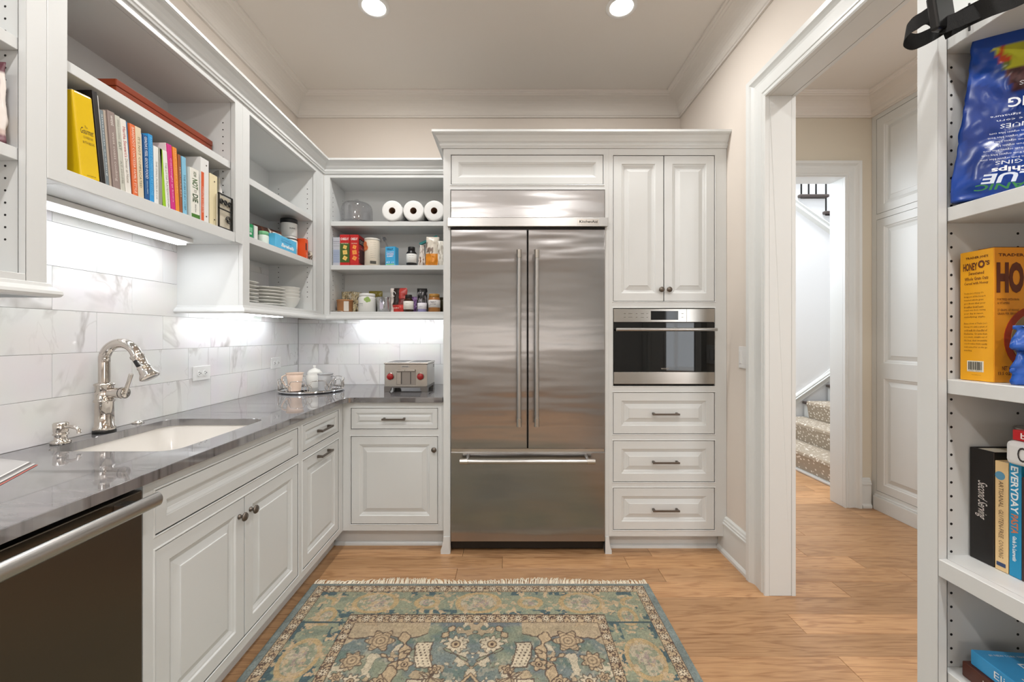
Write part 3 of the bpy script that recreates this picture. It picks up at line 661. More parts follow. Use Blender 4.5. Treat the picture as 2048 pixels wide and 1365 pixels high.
# ---------------------------------------------------------------- upper open cabinets
UB0, UB1 = 1.385, 2.382
def pegs(mb, fn_list, zs): 
    for (x, y, ax) in fn_list:
        for z in zs: mb.cyl((x, y, z), .0028, .0006 if ax != '-' else .0006, axis='y' if ax in 'y-' else 'x', n=6, smooth=False)
    return mb
def open_left(name, label, y0, y1, a, b, zb, ztop_open, zbot_open, shelves, stile_seam=None, foot=True):
    """open cabinet on the side wall: y0..y1 outer, a..b the opening"""
    t = thing(name, label, 'cabinet', (-1.41, (y0+y1)/2, zb))
    m = MB(); frame(m, fU, y0+.0004, y1-.0004, zb, UB1, [(a, b, zbot_open, ztop_open)], bead=False); m.build('face_frame', M['cab'], t, bevel=.0012, seg=1)
    m = MB(); xb = XW+.010; xf = XU-.0205
    zc = zbot_open-.019 if zb < 1.5 else zb+.0005; L = []
    m.box(xb, xf, y0+.001, a-.02+.016, zb+.001, UB1-.001); m.box(xb, xf, b+.004, y1-.001, zb+.001, UB1-.001)
    m.box(xb, xf, a-.004, b+.004, zc, zbot_open); m.box(xb, xf, a-.004, b+.004, ztop_open, ztop_open+.018); m.box(xb-.006, xb, y0+.001, y1-.001, zc, ztop_open+.018)
    m.build('carcass', M['cab'], t)
    for z in shelves: MB().box(xb+.001, XU-.022, a-.003, b+.003, z-.032, z).build('shelf', M['cab'], t, bevel=.0012, seg=1)
    p = MB(); ys = .0045
    zs = [zbot_open+.09+i*.032 for i in range(int((ztop_open-zbot_open-.18)/.032)+1)]
    zs = [z for z in zs if all(abs(z-(s-.016)) > .02 for s in shelves)]
    for x in (-1.312, -1.50):
        for z in zs: p.cyl((x, b+.0034, z), .0030, .0006, axis='y', n=8, smooth=False); p.cyl((x, a-.0040, z), .0030, .0006, axis='y', n=8, smooth=False)
    o = p.build('peg_holes', M['dark'], t); o['kind'] = 'stuff'
    if foot:
        m = MB(); m.sweep([(xb, y0-.0), (XU, y0), (XU, y1), (xb, y1)] if foot == 'far' else [(xb, y0), (XU, y0), (XU, y1)], [(0, zb+.020), (.004, zb+.018), (.006, zb+.010), (.012, zb+.006), (.020, zb-.002), (.022, zb-.010), (.018, zb-.017), (.010, zb-.019), (0, zb-.019)], top, side=-1)
        m.build('moulding', M['cab'], t)
    return t
open_left('open_cabinet', 'near open white wall cabinet holding a brown food bag', .30, 1.1277, .35, 1.078, 1.403, 2.349, 1.441, [2.055, 1.768], foot='far')
bk = open_left('bookcase', 'open white wall cabinet filled with upright cookbooks above the sink', 1.1277, 1.957, 1.178, 1.903, 1.709, 2.349, 1.752, [2.077], foot=False)
open_left('open_cabinet', 'open white wall cabinet in the corner holding plates and snack packets', 1.957, 2.817, 2.0075, 2.703, 1.403, 2.349, 1.441, [2.057, 1.768], foot='near')
# back wall open cabinet
t = thing('open_cabinet', 'open white wall cabinet on the back wall holding paper towels and groceries', 'cabinet', (-.8, 2.95, 1.4))
m = MB(); frame(m, fUB, XU+.0005, -.386, 1.403, UB1, [(-1.212, -.435, 1.441, 2.351)], bead=False); m.build('face_frame', M['cab'], t, bevel=.0012, seg=1)
m = MB(); yf = YU+.0205; yb = YB-.009
m.box(-1.235, -1.216, yf, yb, 1.404, UB1-.001); m.box(-.431, -.387, yf, yb, 1.404, UB1-.001); m.box(-1.216, -.431, yf, yb, 1.422, 1.441); m.box(-1.216, -.431, yf, yb, 2.351, 2.37); m.box(-1.235, -.387, yb-.004, yb+.002, 1.422, 2.37)
m.build('carcass', M['cab'], t)
for z in (2.061, 1.761): MB().box(-1.2155, -.4315, YU+.022, yb-.005, z-.031, z).build('shelf', M['cab'], t, bevel=.0012, seg=1)
p = MB()
for y in (2.875, 3.045):
    for i in range(24):
        z = 1.53+i*.032
        if min(abs(z-2.045), abs(z-1.745)) > .02: p.cyl((-1.2160, y, z), .003, .0006, axis='x', n=8, smooth=False)
o = p.build('peg_holes', M['dark'], t); o['kind'] = 'stuff'
MB().sweep([(XU+.02, YU), (-.386, YU)], [(0, 1.421), (.004, 1.419), (.006, 1.411), (.012, 1.407), (.018, 1.401), (.020, 1.394), (.016, 1.388), (.008, 1.386), (0, 1.386)], top, side=-1).build('moulding', M['cab'], t)
# crown on the uppers
ck = [(0, 2.376), (.008, 2.376), (.010, 2.384), (.014, 2.388), (.015, 2.398), (.011, 2.401), (.013, 2.405), (.020, 2.412), (.026, 2.424), (.036, 2.438), (.050, 2.446), (.052, 2.450), (.055, 2.450), (.055, 2.463), (0, 2.463)]
o = MB().sweep([(XU, .28), (XU, YU), (-.388, YU)], ck, top, side=-1).build('cabinet_crown', M['cab']); tag(o, 'white crown moulding running along the top of the open wall cabinets', 'moulding')
# under-cabinet light bars
led = bpy.data.materials.new('led_glow'); led.use_nodes = True; setp(led.node_tree.nodes['Principled BSDF'], emis=(.93, .96, 1, 1), es=8, base=(1, 1, 1, 1))
def ledbar(loc, L, ax, lab, power, seen=True):
    t = thing('under_cabinet_light', lab, 'light', loc)
    if ax == 'y':
        MB().box(-.05, .05, 0, L, 0, .018).build('housing', M['white'], t, local=True, bevel=.002)
        MB().box(-.018, .022, .006, L-.006, -.008, -.0002).build('diffuser', led, t, local=True)
        area('led_light', (loc[0], loc[1]+L/2, loc[2]-.0095), (0, 0, 0), .04, L, power, (.93, .96, 1))
    else:
        MB().box(0, L, -.05, .05, 0, .016).build('housing', M['white'], t, local=True, bevel=.002)
        MB().box(.006, L-.006, -.018, .022, -.008, -.0002).build('diffuser', led, t, local=True)
        area('led_light', (loc[0]+L/2, loc[1], loc[2]-.0095), (0, 0, 0), L, .04, power, (.93, .96, 1))
ledbar((-1.45, 1.19, 1.690), .655, 'y', 'bright white light bar under the cookbook cabinet above the sink', 0.85)
ledbar((-1.47, 1.99, 1.385+.018), .68, 'y', 'white light bar under the corner wall cabinet', .5)
ledbar((-1.12, 3.0, 1.385+.020), .66, 'x', 'white light bar under the back wall cabinet beside the refrigerator', .6)
ledbar((-1.47, .4, 1.385+.018), .60, 'y', 'white light bar under the near wall cabinet', .9)
# ---------------------------------------------------------------- tower: refrigerator surround + oven cabinet
FX0, FX1 = -.338, .563
t = thing('refrigerator_surround', 'white cabinet surround with a wide flat panel door above the refrigerator', 'cabinet', (.1, 2.7, 0))
m = MB(); frame(m, fT, -.381, .588, .0, 2.382, [(-.337, .556, 2.165, 2.339), (FX0-.003, FX1+.003, -.01, 2.136)], bead=False)
m.v = [(x, y, max(z, 0)) for x, y, z in m.v]
for (a, b, c_, d_) in [(-.337, .556, 2.165, 2.339)]:
    m.sweep([(a, c_), (b, c_), (b, d_), (a, d_)], [(0, -.004), (0, .0015), (-.003, .0032), (-.006, .0015), (-.0065, 0)], fT, closed=True)
m.build('face_frame', M['cab'], t)
MB().box(-.3855, -.381+.016, YT+.021, YB-.001, 0, 2.38).build('side_panel', M['cab'], t)
MB().box(.569, .588, YT+.021, YB-.001, 0, 2.38).build('side_panel', M['cab'], t)
MB().box(-.364, .568, YT+.045, YB-.001, 2.14, 2.38).build('top_box', M['dark'], t)
doorp('door', fT, -.337, .556, 2.165, 2.339, t, [(0, -.018), (0, -.001), (.001, 0), (.040, 0), (.041, -.002), (.047, -.004), (.054, -.009), (.060, -.010), (.061, -.011)])
for x0, s in ((-.381, -1), (.588, 1)):
    a = -.345 if s < 0 else .566
    e0 = x0; pts = [(a if s < 0 else a, 0), (e0+s*.016, 0), (e0+s*.016, .022), (e0+s*.008, .045), (e0+s*.002, .075), (e0, .10), (a, .10)]
    MB().prism(pts, YT-.006, YT+.02, lambda u, v, h: (u, h, v)).build('foot', M['cab'], t)
t = thing('oven_cabinet', 'tall white cabinet housing the wall oven with doors above and drawers below', 'cabinet', (.92, 2.7, 0))
OV = (.612, 1.210)
m = MB(); frame(m, fT, .5885, 1.2785, .102, 2.382, [(.613, 1.209, 1.479, 2.336), (.613, 1.209, .983, 1.440), (.613, 1.209, .701, .946), (.613, 1.209, .420, .663), (.613, 1.209, .139, .386)]); m.build('face_frame', M['cab'], t)
m = MB(); m.box(.590, 1.2785, YT+.05, YB-.001, .102, .97); m.box(.590, 1.2785, YT+.05, YB-.001, 1.45, 2.38); m.build('carcass', M['dark'], t)
m = MB(); m.box(.605, 1.262, 2.505, 2.52, 0, .101); m.sweep([(.605, 2.505), (1.25, 2.505)], [(0, 0), (-.012, 0), (-.012, .012), (-.005, .02), (0, .022)], top); m.build('toe_kick', M['cab'], t)
a = doorp('door', fT, .613, .911, 1.479, 2.336, t); knob(fT, PX(1321, YT), PZ(580, YT), a)
a = doorp('door', fT, .9115, 1.209, 1.479, 2.336, t, g=.0025); knob(fT, PX(1336.5, YT), PZ(580, YT), a)
for v0, v1 in ((.701, .946), (.420, .663), (.139, .386)):
    a = doorp('drawer', fT, .613, 1.209, v0, v1, t); pull(fT, .916, (v0+v1)/2-.002, a, L=.148)
o = MB().sweep([(-.386, YU-.057), (-.386, YT), (1.2785, YT)], ck, top, side=-1).build('cabinet_crown', M['cab']); tag(o, 'white crown moulding across the top of the refrigerator and oven cabinets', 'moulding')
# refrigerator
rf = thing('refrigerator', 'large stainless steel french door refrigerator with a bottom freezer drawer', 'refrigerator', (.113, 2.7, 0))
YF = YT-.012
MB().box(FX0, FX1, YT+.03, YB-.02, .02, 2.13).build('body', M['black'], rf)
def slab(name, x0, x1, z0, z1, th=.030, y=YF, mt='steel'):
    m = MB(); nx, nz = max(2, int((x1-x0)/.06)), max(2, int((z1-z0)/.06))
    return m.box(x0, x1, y, y+th, z0, z1).build(name, M[mt], rf, bevel=.004, seg=3)
slab('grille_panel', FX0, FX1, 1.966, 2.130)
MB().box(PX(896, YT), PX(1214, YT), YF-.018, YF+.02, 1.912, 1.964).build('trim_bar', M['handle_steel'], rf, bevel=.002)
MB().box(FX0, FX1, YF+.012, YF+.03, 1.899, 1.912).build('hinge_gap', M['black'], rf)
da = slab('door', FX0, .1085, .618, 1.899); db = slab('door', .1150, FX1, .618, 1.899)
MB().box(FX0+.002, FX1-.002, YF+.010, YF+.034, .596, .618).build('gap_strip', M['steel_plain'], rf)
dr = slab('freezer_drawer', FX0, FX1, .076, .5975)
m = MB(); m.box(FX0, FX1, YF+.05, YF+.07, .012, .078)
for i in range(44): m.box(FX0+.06+i*.018, FX0+.07+i*.018, YF+.046, YF+.05, .02, .066)
m.build('vent_grille', M['black'], rf)
def barh(pts_axis, c0, c1, parent, fixed):
    m = MB(); y = YF-.062
    if pts_axis == 'z':
        m.cyl((fixed, y, c0), .0125, c1-c0, n=24)
        for z in (c0+.035, c1-.035): m.tube([(fixed, y, z), (fixed, YF, z)], .009, n=12)
        e = [MB().cyl((fixed, y, z), .0148, .046, n=24) for z in (c0-.006, c1-.040)]
    else:
        m.cyl((c0, y, fixed), .0125, c1-c0, axis='x', n=24)
        for x in (c0+.035, c1-.035): m.tube([(x, y, fixed), (x, YF, fixed+.02)], .009, n=12)
        e = [MB().cyl((x, y, fixed), .0148, .046, axis='x', n=24) for x in (c0-.006, c1-.040)]
    h = m.build('handle', M['handle_steel'], parent)
    for q in e: q.build('end_cap', M['steel_plain'], h)
WM[da.name] = WM[rf.name].copy()
yh = YF-.062
barh('z', PZ(852, yh), PZ(502, yh), da, PX(1038, yh)); barh('z', PZ(852, yh), PZ(502, yh), db, PX(1073.5, yh))
barh('x', PX(922, yh), PX(1188, yh), dr, PZ(924, yh))
b = MB().box(PX(1155, YF-.02), PX(1198, YF-.02), YF-.0195, YF-.018, 1.922, 1.954).build('badge', M['steel_plain'], rf)
text('KitchenAid', rf, (PX(1159, YF-.02)-.113, YF-.0198-2.7, 1.932), (1, 0, 0), (0, 0, 1), .104, .015, (40,38,36), bold=.02)
# wall oven
ov = thing('wall_oven', 'built-in stainless steel and black glass wall oven with a long bar handle', 'oven', (.911, 2.7, .985))
x0, x1 = .6155, 1.2065
MB().box(x0, x1, YT+.004, YT+.045, .986, 1.436).build('body', M['dark'], ov)
MB().box(x0+.001, x1-.001, YT-.006, YT+.02, 1.358, 1.4355).build('control_panel', M['steel_plain'], ov, bevel=.0015)
sx = MB().box(PX(1301, YT), PX(1355.5, YT), YT-.0072, YT-.006, 1.371, 1.423).build('display', None or mat('display_glass', (8,8,9), .05), ov)
text('◦', ov, (0, 0, 0), (1, 0, 0), (0, 0, 1), .001, .001, (200,200,200)) if False else None
for i, (xx, ww) in enumerate(((1247, 4), (1256, 8), (1271, 3), (1281, 6), (1292, 3), (1362, 4))):
    for zz in (1.385, 1.407): MB().box(PX(xx, YT), PX(xx+ww, YT), YT-.0064, YT-.0059, zz, zz+.0022).build('key_mark', M['pewter'], ov)
MB().box(PX(1372, YT), PX(1372, YT)+.0015, YT-.0063, YT-.0059, 1.358, 1.4355).build('panel_seam', M['dark'], ov)
gl = mat('oven_glass', (9,8,7), .03, spec=.6)
MB().box(x0+.001, x1-.001, YT-.006, YT+.02, 1.066, 1.356).build('glass_door', gl, ov, bevel=.001)
MB().box(x0+.001, x1-.001, YT-.006, YT+.02, .996, 1.0655).build('lower_trim', M['steel_plain'], ov, bevel=.001)
m = MB(); hy = YT-.05; hz = PZ(659.5, hy)
m.cyl((PX(1233, hy), hy, hz), .0095, PX(1434, hy)-PX(1233, hy), axis='x', n=20)
for x in (x0+.04, x1-.04): m.box(x-.006, x+.006, hy, YT-.006, hz-.006, hz+.006)
m.build('handle', M['handle_steel'], ov)
text('WOLF', ov, (PX(1321, YT)-.911, YT-.0062-2.7, 1.081-.985), (1, 0, 0), (0, 0, 1), .046, .009, (150,145,135), bold=.02)
# ---------------------------------------------------------------- right shelving unit
XS = .978; fS = RIGHT(XS)
t = thing('shelving_unit', 'tall white open shelving unit by the doorway, stocked with groceries and cookbooks', 'shelving', (1.13, .55, 0))
m = MB(); frame(m, fS, .06, .994, 0, 2.6, [(.11, .945, .772, 2.55), (.11, .945, .12, .733)], bead=False); m.build('face_frame', M['cab'], t, bevel=.0012, seg=1)
m = MB(); m.box(XS+.0205, XR-.002, .960, .9935, 0, 2.6); m.box(XS+.0205, XR-.002, .061, .095, 0, 2.6); m.box(XS+.0205, XR-.01, .095, .960, .748, .772); m.box(XS+.0205, XR-.01, .095, .96, .10, .12); m.box(XS+.0205, XR-.01, .095, .96, 2.55, 2.57); m.box(XR-.010, XR-.002, .061, .9935, 0, 2.6)
m.build('carcass', M['cab'], t)
for z in (1.9635, 1.572, 1.180, .514): MB().box(XS+.022, XR-.011, .0955, .9595, z-.032, z).build('shelf', M['cab'], t, bevel=.0012, seg=1)
p = MB()
for x in (1.024, 1.178):
    for i in range(54):
        z = .20+i*.032+.0045
        if all(abs(z-(s-.016)) > .02 for s in (1.9635, 1.572, 1.180, .514, .772, .74, 2.6)) and z < 2.5: p.cyl((x, .9594, z), .003, .0006, axis='y', n=8, smooth=False)
o = p.build('peg_holes', M['dark'], t); o['kind'] = 'stuff'
# ================================================================== THINGS ON THE SHELVES AND COUNTER
M['pages'] = mat('paper_pages', (226,218,200), .9, bump=.4, bscale=500)
M['cherry'] = mat('cherry_wood', (142,60,30), .3, vary=.35, bscale=6)
M['amber'] = mat('amber_glass', (52,30,18), .12)
vm, t_, p_, n_, l_ = nt('printed_film'); setp(p_, rough=.28)
at = n_.new('ShaderNodeAttribute'); at.attribute_name = 'col'; l_.new(at.outputs['Color'], p_.inputs['Base Color']); M['vcol'] = vm
vm, t_, p_, n_, l_ = nt('printed_matte'); setp(p_, rough=.7)
at = n_.new('ShaderNodeAttribute'); at.attribute_name = 'col'; l_.new(at.outputs['Color'], p_.inputs['Base Color']); M['vmat'] = vm
def book_parts(t, w, h, d, c, side, s, txt, tc, tw=None, tp=.5, flip=False, th=.0025, rough=.4, bold=0, shear=0, size=.55):
    """side=+1 spine faces +x, -1 faces -x; the book occupies y 0..w (or 0..-w when flip)"""
    y0, y1 = (0, w) if not flip else (-w, 0)
    X = lambda a: -a*side
    m = MB(); m.box(X(0), X(.004), y0, y1, 0, h); m.box(X(.004), X(d), y0, y0+th, 0, h); m.box(X(.004), X(d), y1-th, y1, 0, h)
    cv = m.build('cover', paint(c, rough), t, local=True, bevel=.0006 if w < .012 else .0012, seg=1)
    if w > .008: MB().box(X(.004), X(d-.004), y0+th, y1-th, .003, h-.003).build('pages', M['pages'], t, local=True)
    if txt:
        for (s_, v0, v1, cc, sz) in (txt if isinstance(txt, list) else [(txt, .12, .9, tc, size)]):
            L = (v1-v0)*h; yc = (y0+y1)/2; k = abs(w)*sz/2
            if side > 0: text(s_, t, (0, yc-k, h*v1), (0, 0, -1), (0, 1, 0), L, 2*k, cc, bold=bold, shear=shear)
            else: text(s_, t, (0, yc+k, h*v1), (0, 0, -1), (0, -1, 0), L, 2*k, cc, bold=bold, shear=shear)
    return cv
XSP = -1.276; ZF = 1.7525
BOOKS = [ # bottom px a,b | top-left px, top y | colour | lettering | colour | depth | label
 (203,213,184,179,(28,22,18),None,None,.24,'tall black binder leaning behind the thick yellow cookbook'),
 (213.5,215.5,197,190,(226,224,220),None,None,.20,'very thin white booklet beside the tall black binder'),
 (215.5,222,202,218,(120,132,138),[('american cooking',.15,.95,(214,220,222),.6)],None,.19,'slate blue cookbook leaning beside the thin white booklet'),
 (222.5,227.5,209,219,(178,164,150),None,None,.17,'pale brown pamphlet between the slate blue and mauve cookbooks'),
 (228,242,215,219,(146,130,124),[('west',.82,.95,(226,220,214),.4),('west coast cooking',.12,.74,(214,204,196),.45)],None,.20,'thick mauve grey cookbook near the left end of the shelf'),
 (242.5,252,229,228,(196,196,184),[('EAT',.56,.66,(110,118,108),.5),('SIMPLE COOKING',.7,.95,(150,150,140),.35),('AT HOME',.12,.42,(140,140,130),.35)],None,.20,'grey green cookbook beside the mauve grey one'),
 (252.5,264,240,235,(228,224,216),[("Martha Stewart's",.50,.90,(196,80,90),.5),('Dinner at Home',.16,.48,(150,140,130),.45)],None,.20,'white cookbook with red lettering on its spine'),
 (264.5,266.5,255,243,(66,120,164),None,None,.19,'thin blue book squeezed beside the orange cookbook'),
 (267,277,260,246,(222,110,58),[('BAREFOOT CONTESSA FAMILY STYLE',.06,.96,(246,222,206),.5)],None,.20,'bright orange cookbook with pale lettering on its spine'),
 (277.5,289,270,251,(222,206,176),[("IT'S NOT COMPLICATED",.16,.86,(120,118,84),.4)],None,.20,'cream cookbook with olive lettering beside the orange one'),
 (289.3,291,284,268,(236,234,230),None,None,.20,'thin white volume beside the navy cookbook'),
 (291.5,300,287,268,(28,84,140),[("GIADA'S FEEL GOOD FOOD",.35,.97,(240,244,250),.62),('GIADA DE LAURENTIIS',.12,.32,(200,220,236),.3)],None,.20,'navy cookbook with white slanted lettering'),
 (300.5,309,297,267,(46,150,214),[('BAREFOOT CONTESSA AT HOME',.12,.96,(120,196,238),.5)],None,.20,'sky blue cookbook standing beside the navy one'),
 (309.5,318.5,308,291,(230,230,226),[('THE SMALL PLATES BOOK',.1,.75,(140,140,136),.35)],None,.19,'white cookbook with small grey lettering beside the sky blue one'),
 (319,325.5,317,294,(150,150,140),None,None,.17,'clear grey booklet behind the lime green cookbook'),
 (327,333,319,296,(150,196,30),None,None,.19,'lime green book leaning in the middle of the shelf'),
 (333.2,342,323,298,(232,232,226),[('THE LITTLE PLATES',.3,.8,(130,140,110),.4),('THUG KITCHEN',.04,.3,(90,90,90),.35)],None,.19,'white cookbook leaning against the lime green one'),
 (342.3,343.3,330,283,(232,214,214),None,None,.2,'very thin pinkish book beside the magenta cookbook'),
 (343.5,352,334,286,(206,44,128),[('Ottolenghi at home',.14,.8,(246,200,224),.45)],None,.2,'magenta cookbook leaning toward the lime green one'),
 (352.5,360,346,293,(230,142,50),[('the orange table',.3,.95,(250,206,140),.3)],None,.2,'marigold cookbook beside the magenta one'),
 (360.5,366,356,308,(150,84,44),[('JERUSALEM',.3,.8,(236,224,204),.4)],None,.2,'narrow brown and cream patterned cookbook beside the marigold one'),
 (366.5,374.5,364,312,(132,192,220),[('THE EVERYDAY CHEF',.1,.7,(70,110,130),.4)],None,.2,'pale blue cookbook beside the brown patterned one'),
]
prev, pang = 202.4, .104
t = thing('book', 'thick yellow wrapped cookbook with black script, first on the shelf', 'book', (XSP, YL(166, XSP), ZF), rx=.105, group='cookbooks on the open shelf')
y0 = YL(163, XSP); yw = YL(202, XSP)-y0; hh = .252; t.location[1] = y0; WM[t.name] = Matrix.Translation(t.location) @ Matrix.Rotation(.105, 4, 'X')
m = MB(); m.box(-.205, 0, 0, yw, 0, hh); m.build('cover', paint((228,190,16), .22), t, local=True, bevel=.006, seg=3)
MB().box(-.2, -.006, .004, yw-.004, hh-.004, hh+.001).build('pages', M['pages'], t, local=True)
text('The', t, (0, yw*.42, hh*.60), (0, 1, 0), (0, 0, 1), yw*.16, .007, (110,84,20))
text('Gourmet', t, (0, yw*.2, hh*.53), (0, 1, 0), (0, 0, 1), yw*.66, .018, (70,56,24), shear=.4)
text('COOKBOOK', t, (0, yw*.3, hh*.475), (0, 1, 0), (0, 0, 1), yw*.5, .008, (110,84,20)); text('RUTH REICHL', t, (0, yw*.26, hh*.415), (0, 1, 0), (0, 0, 1), yw*.6, .008, (110,84,20))
text('HOUGHTON', t, (0, yw*.3, hh*.035), (0, 1, 0), (0, 0, 1), yw*.45, .005, (110,84,20))
for B in BOOKS:
    a, b, tp, ty, c, tx, tcl, dep, lab = B
    ya, yb2, yt = YL(a, XSP), YL(b, XSP), YL(tp, XSP); h = PZ(ty, yt)-ZF; ang = math.atan2(ya-yt, h)
    h = min(h, .286)
    if a-prev < 1 and ang > pang: ang = pang
    prev, pang = b, ang
    t = thing('binder' if 'binder' in lab else 'book', lab, 'binder' if 'binder' in lab else 'book', (XSP-(.004 if 'thin' in lab or 'pamphlet' in lab else 0), ya, ZF), rx=ang, group='cookbooks on the open shelf')
    book_parts(t, yb2-ya-.0006, h, dep, c, 1, 1, tx, tcl, th=min(.0025, (yb2-ya)*.3))
t = thing('book', 'thick white cookbook with bold green title and green foot on its spine', 'book', (XSP, YL(383, XSP), ZF), rx=.03, group='cookbooks on the open shelf')
w_ = YL(400, XSP)-YL(383, XSP); h_ = .205
book_parts(t, w_, h_, .16, (230,229,220), 1, 1, [('HOW', .84, .94, (120,130,110), .35), ('NOT', .6, .8, (60,96,40), .62), ('TO', .53, .59, (150,150,140), .3), ('DIE', .34, .5, (40,70,30), .62), ('Michael Greger', .14, .3, (150,150,150), .2)], None, bold=.02)
MB().box(-.001, .0006, .001, w_-.001, .001, .022).build('spine_print', paint((72,120,44)), t, local=True)
t = thing('binder', 'white ring binder with an orange strip on its spine', 'binder', (XSP, YL(402, XSP), ZF), group='binders at the end of the cookbook shelf')
w_ = YL(418, XSP)-YL(402, XSP)-.001
book_parts(t, w_, .270, .23, (226,226,224), 1, 1, None, None)
MB().box(-.001, .0006, .001, w_*.36, .001, .21).build('spine_print', paint((212,92,48)), t, local=True); text('COMPLETE COOKBOOK', t, (.0007, w_*.12, .15), (0, 0, -1), (0, 1, 0), .11, .008, (250,226,210))
for z in (.03, .245): MB().cyl((.0, w_*.68, z), .003, .001, axis='x', n=12).build('rivet', M['pewter'], t, local=True)
t = thing('binder', 'cream ring binder beside the white one, with a clear sleeve behind', 'binder', (XSP, YL(420, XSP), ZF), group='binders at the end of the cookbook shelf')
w_ = YL(435, XSP)-YL(420, XSP)-.001
book_parts(t, w_, .224, .21, (228,216,178), 1, 1, None, None)
for z in (.03, .195): MB().cyl((.0, w_*.6, z), .003, .001, axis='x', n=12).build('rivet', M['pewter'], t, local=True)
t = thing('plastic_sleeve', 'crumpled clear plastic sleeve standing behind the cream binder', 'sleeve', (-1.292, YL(436, XSP)+.004, ZF))
m = MB()
vs = []; 
for i in range(13):
    for j in range(9): vs.append((.02-.20*j/8, .004+.022*math.sin(j*.9+i*.4)*(.3+i/14)+.018*i/12, .255*i/12))
m.add(vs, [(i*9+j, i*9+j+1, (i+1)*9+j+1, (i+1)*9+j) for i in range(12) for j in range(8)], 0, True); m.build('film', M['film'], t, local=True)
# glass photo block with scrolled black ironwork
yb0, yb1 = YL(437, -1.262), 1.900
t = thing('bookend', 'scrolled black iron bookend at the end of the cookbook shelf', 'bookend', (-1.262, yb0, ZF))
W_ = yb1-yb0-.004
m = MB()
for z in (.004, .085, .150): m.box(-.003, .003, 0, W_, z-.002, z+.002)
m.box(-.003, .003, 0, .004, 0, .152); m.box(-.003, .003, W_-.004, W_, 0, .152); m.box(-.08, .003, 0, W_, 0, .002)
m.build('frame', M['black'], t, local=True)
def scroll(cy, cz, r, dr):
    pts = [(0, cy+dr*r*(1-k/26*.8)*math.cos(k/26*4.2*PI), cz+r*(1-k/26*.8)*math.sin(k/26*4.2*PI)) for k in range(27)]
    MB().tube(pts, .0022, n=6).build('scroll', M['black'], t, local=True)
for k, dr in ((.2, 1), (.5, -1), (.8, 1)): scroll(W_*k, .117, W_*.14, dr)
scroll(W_*.72, .045, W_*.2, -1)
MB().box(-.012, -.009, .003, W_-.003, .004, .148).build('cream_card', paint((214,206,186), .6), t, local=True)
# long cherry box on the shelf above
by0, by1 = 1.43, 1.893
t = thing('wooden_box', 'long low reddish brown wooden box on the shelf above the cookbooks', 'box', (-1.452, (by0+by1)/2, 2.0775))
hb = .089
MB().box(-.10, .10, -(by1-by0)/2, (by1-by0)/2, 0, hb*.72).build('body', M['cherry'], t, local=True, bevel=.002)
MB().box(-.102, .102, -(by1-by0)/2-.002, (by1-by0)/2+.002, hb*.73, hb).build('lid', M['cherry'], t, local=True, bevel=.003)
# ---- soft bags
def bag(name, lab, cat, loc, rz, w, h, d, colf, seed=1, lean=0, crimp=.9, mt='vcol', group=None, topw=1.0, ry=0, wr=.004, n=(20, 28)):
    t = thing(name, lab, cat, loc, rz, group=group, rx=lean, ry=ry)
    nx, nz = n; vs = []; fs = []; cols = []
    for s in (-1, 1):
        for j in range(nz+1):
            v = j/nz
            for i in range(nx+1):
                u = i/nx*2-1
                k = (1-abs(u)**3.2)*(min(1, (1-v)*5)**.7)*(.35+.65*min(1, v*6)**.5 if v < .17 else 1)*(1-.45*v)
                if v < .02: k = (1-abs(u)**6)*.55
                nn = mnoise.noise(Vector((u*2.2+seed*7, v*5, s*3.1)))*wr*2.2+mnoise.noise(Vector((u*6+seed, v*13, s)))*wr
                ww = w/2*(1+(topw-1)*v)
                vs.append((u*ww+nn*.5, s*(d/2*k+.0008)+nn*min(1, k*2), max(0.0005, h*v+nn*.4 if 0 < j < nz else h*v+.0005)))
                cols.append((*lin(colf(u, v, s))[:3], 1))
        b = 0 if s < 0 else (nx+1)*(nz+1)
        fs += [(b+j*(nx+1)+i, b+j*(nx+1)+i+1, b+(j+1)*(nx+1)+i+1, b+(j+1)*(nx+1)+i) for j in range(nz) for i in range(nx)]
    B = (nx+1)*(nz+1)
    for i in range(nx): fs += [(i, i+1, B+i+1, B+i), (nz*(nx+1)+i, nz*(nx+1)+i+1, B+nz*(nx+1)+i+1, B+nz*(nx+1)+i)]
    for j in range(nz): fs += [(j*(nx+1), (j+1)*(nx+1), B+(j+1)*(nx+1), B+j*(nx+1)), (j*(nx+1)+nx, (j+1)*(nx+1)+nx, B+(j+1)*(nx+1)+nx, B+j*(nx+1)+nx)]
    m = MB(); m.add(vs, fs, 0, True); m.col = cols; m.build('pouch', M[mt], t, local=True)
    return t
def nz_(u, v, k, s=0): return mnoise.noise(Vector((u*k+s, v*k*1.4, s*2.3)))
def c_brown(u, v, s):
    if v < .16: return (196,176,168) if v > .1 else (120,84,92)
    if v > .84 or abs(u) > .86: return (96,58,66) if v > .86 else (214,206,200)
    if v < .42: return (206,164,112) if nz_(u, v, 5) > -.1 else (190,140,96)
    return (168,148,152) if nz_(u, v, 3) > 0 else (142,116,124)
t = bag('food_bag', 'brown and mauve food bag standing alone in the near wall cabinet', 'bag', (-1.340, 1.045, 1.7685), .12, .13, .205, .05, c_brown, 3)
text('WHOLE WHEAT', t, (-.04, -.027, .026), (1, 0, 0), (0, 0, 1), .08, .009, (50,50,90)); 
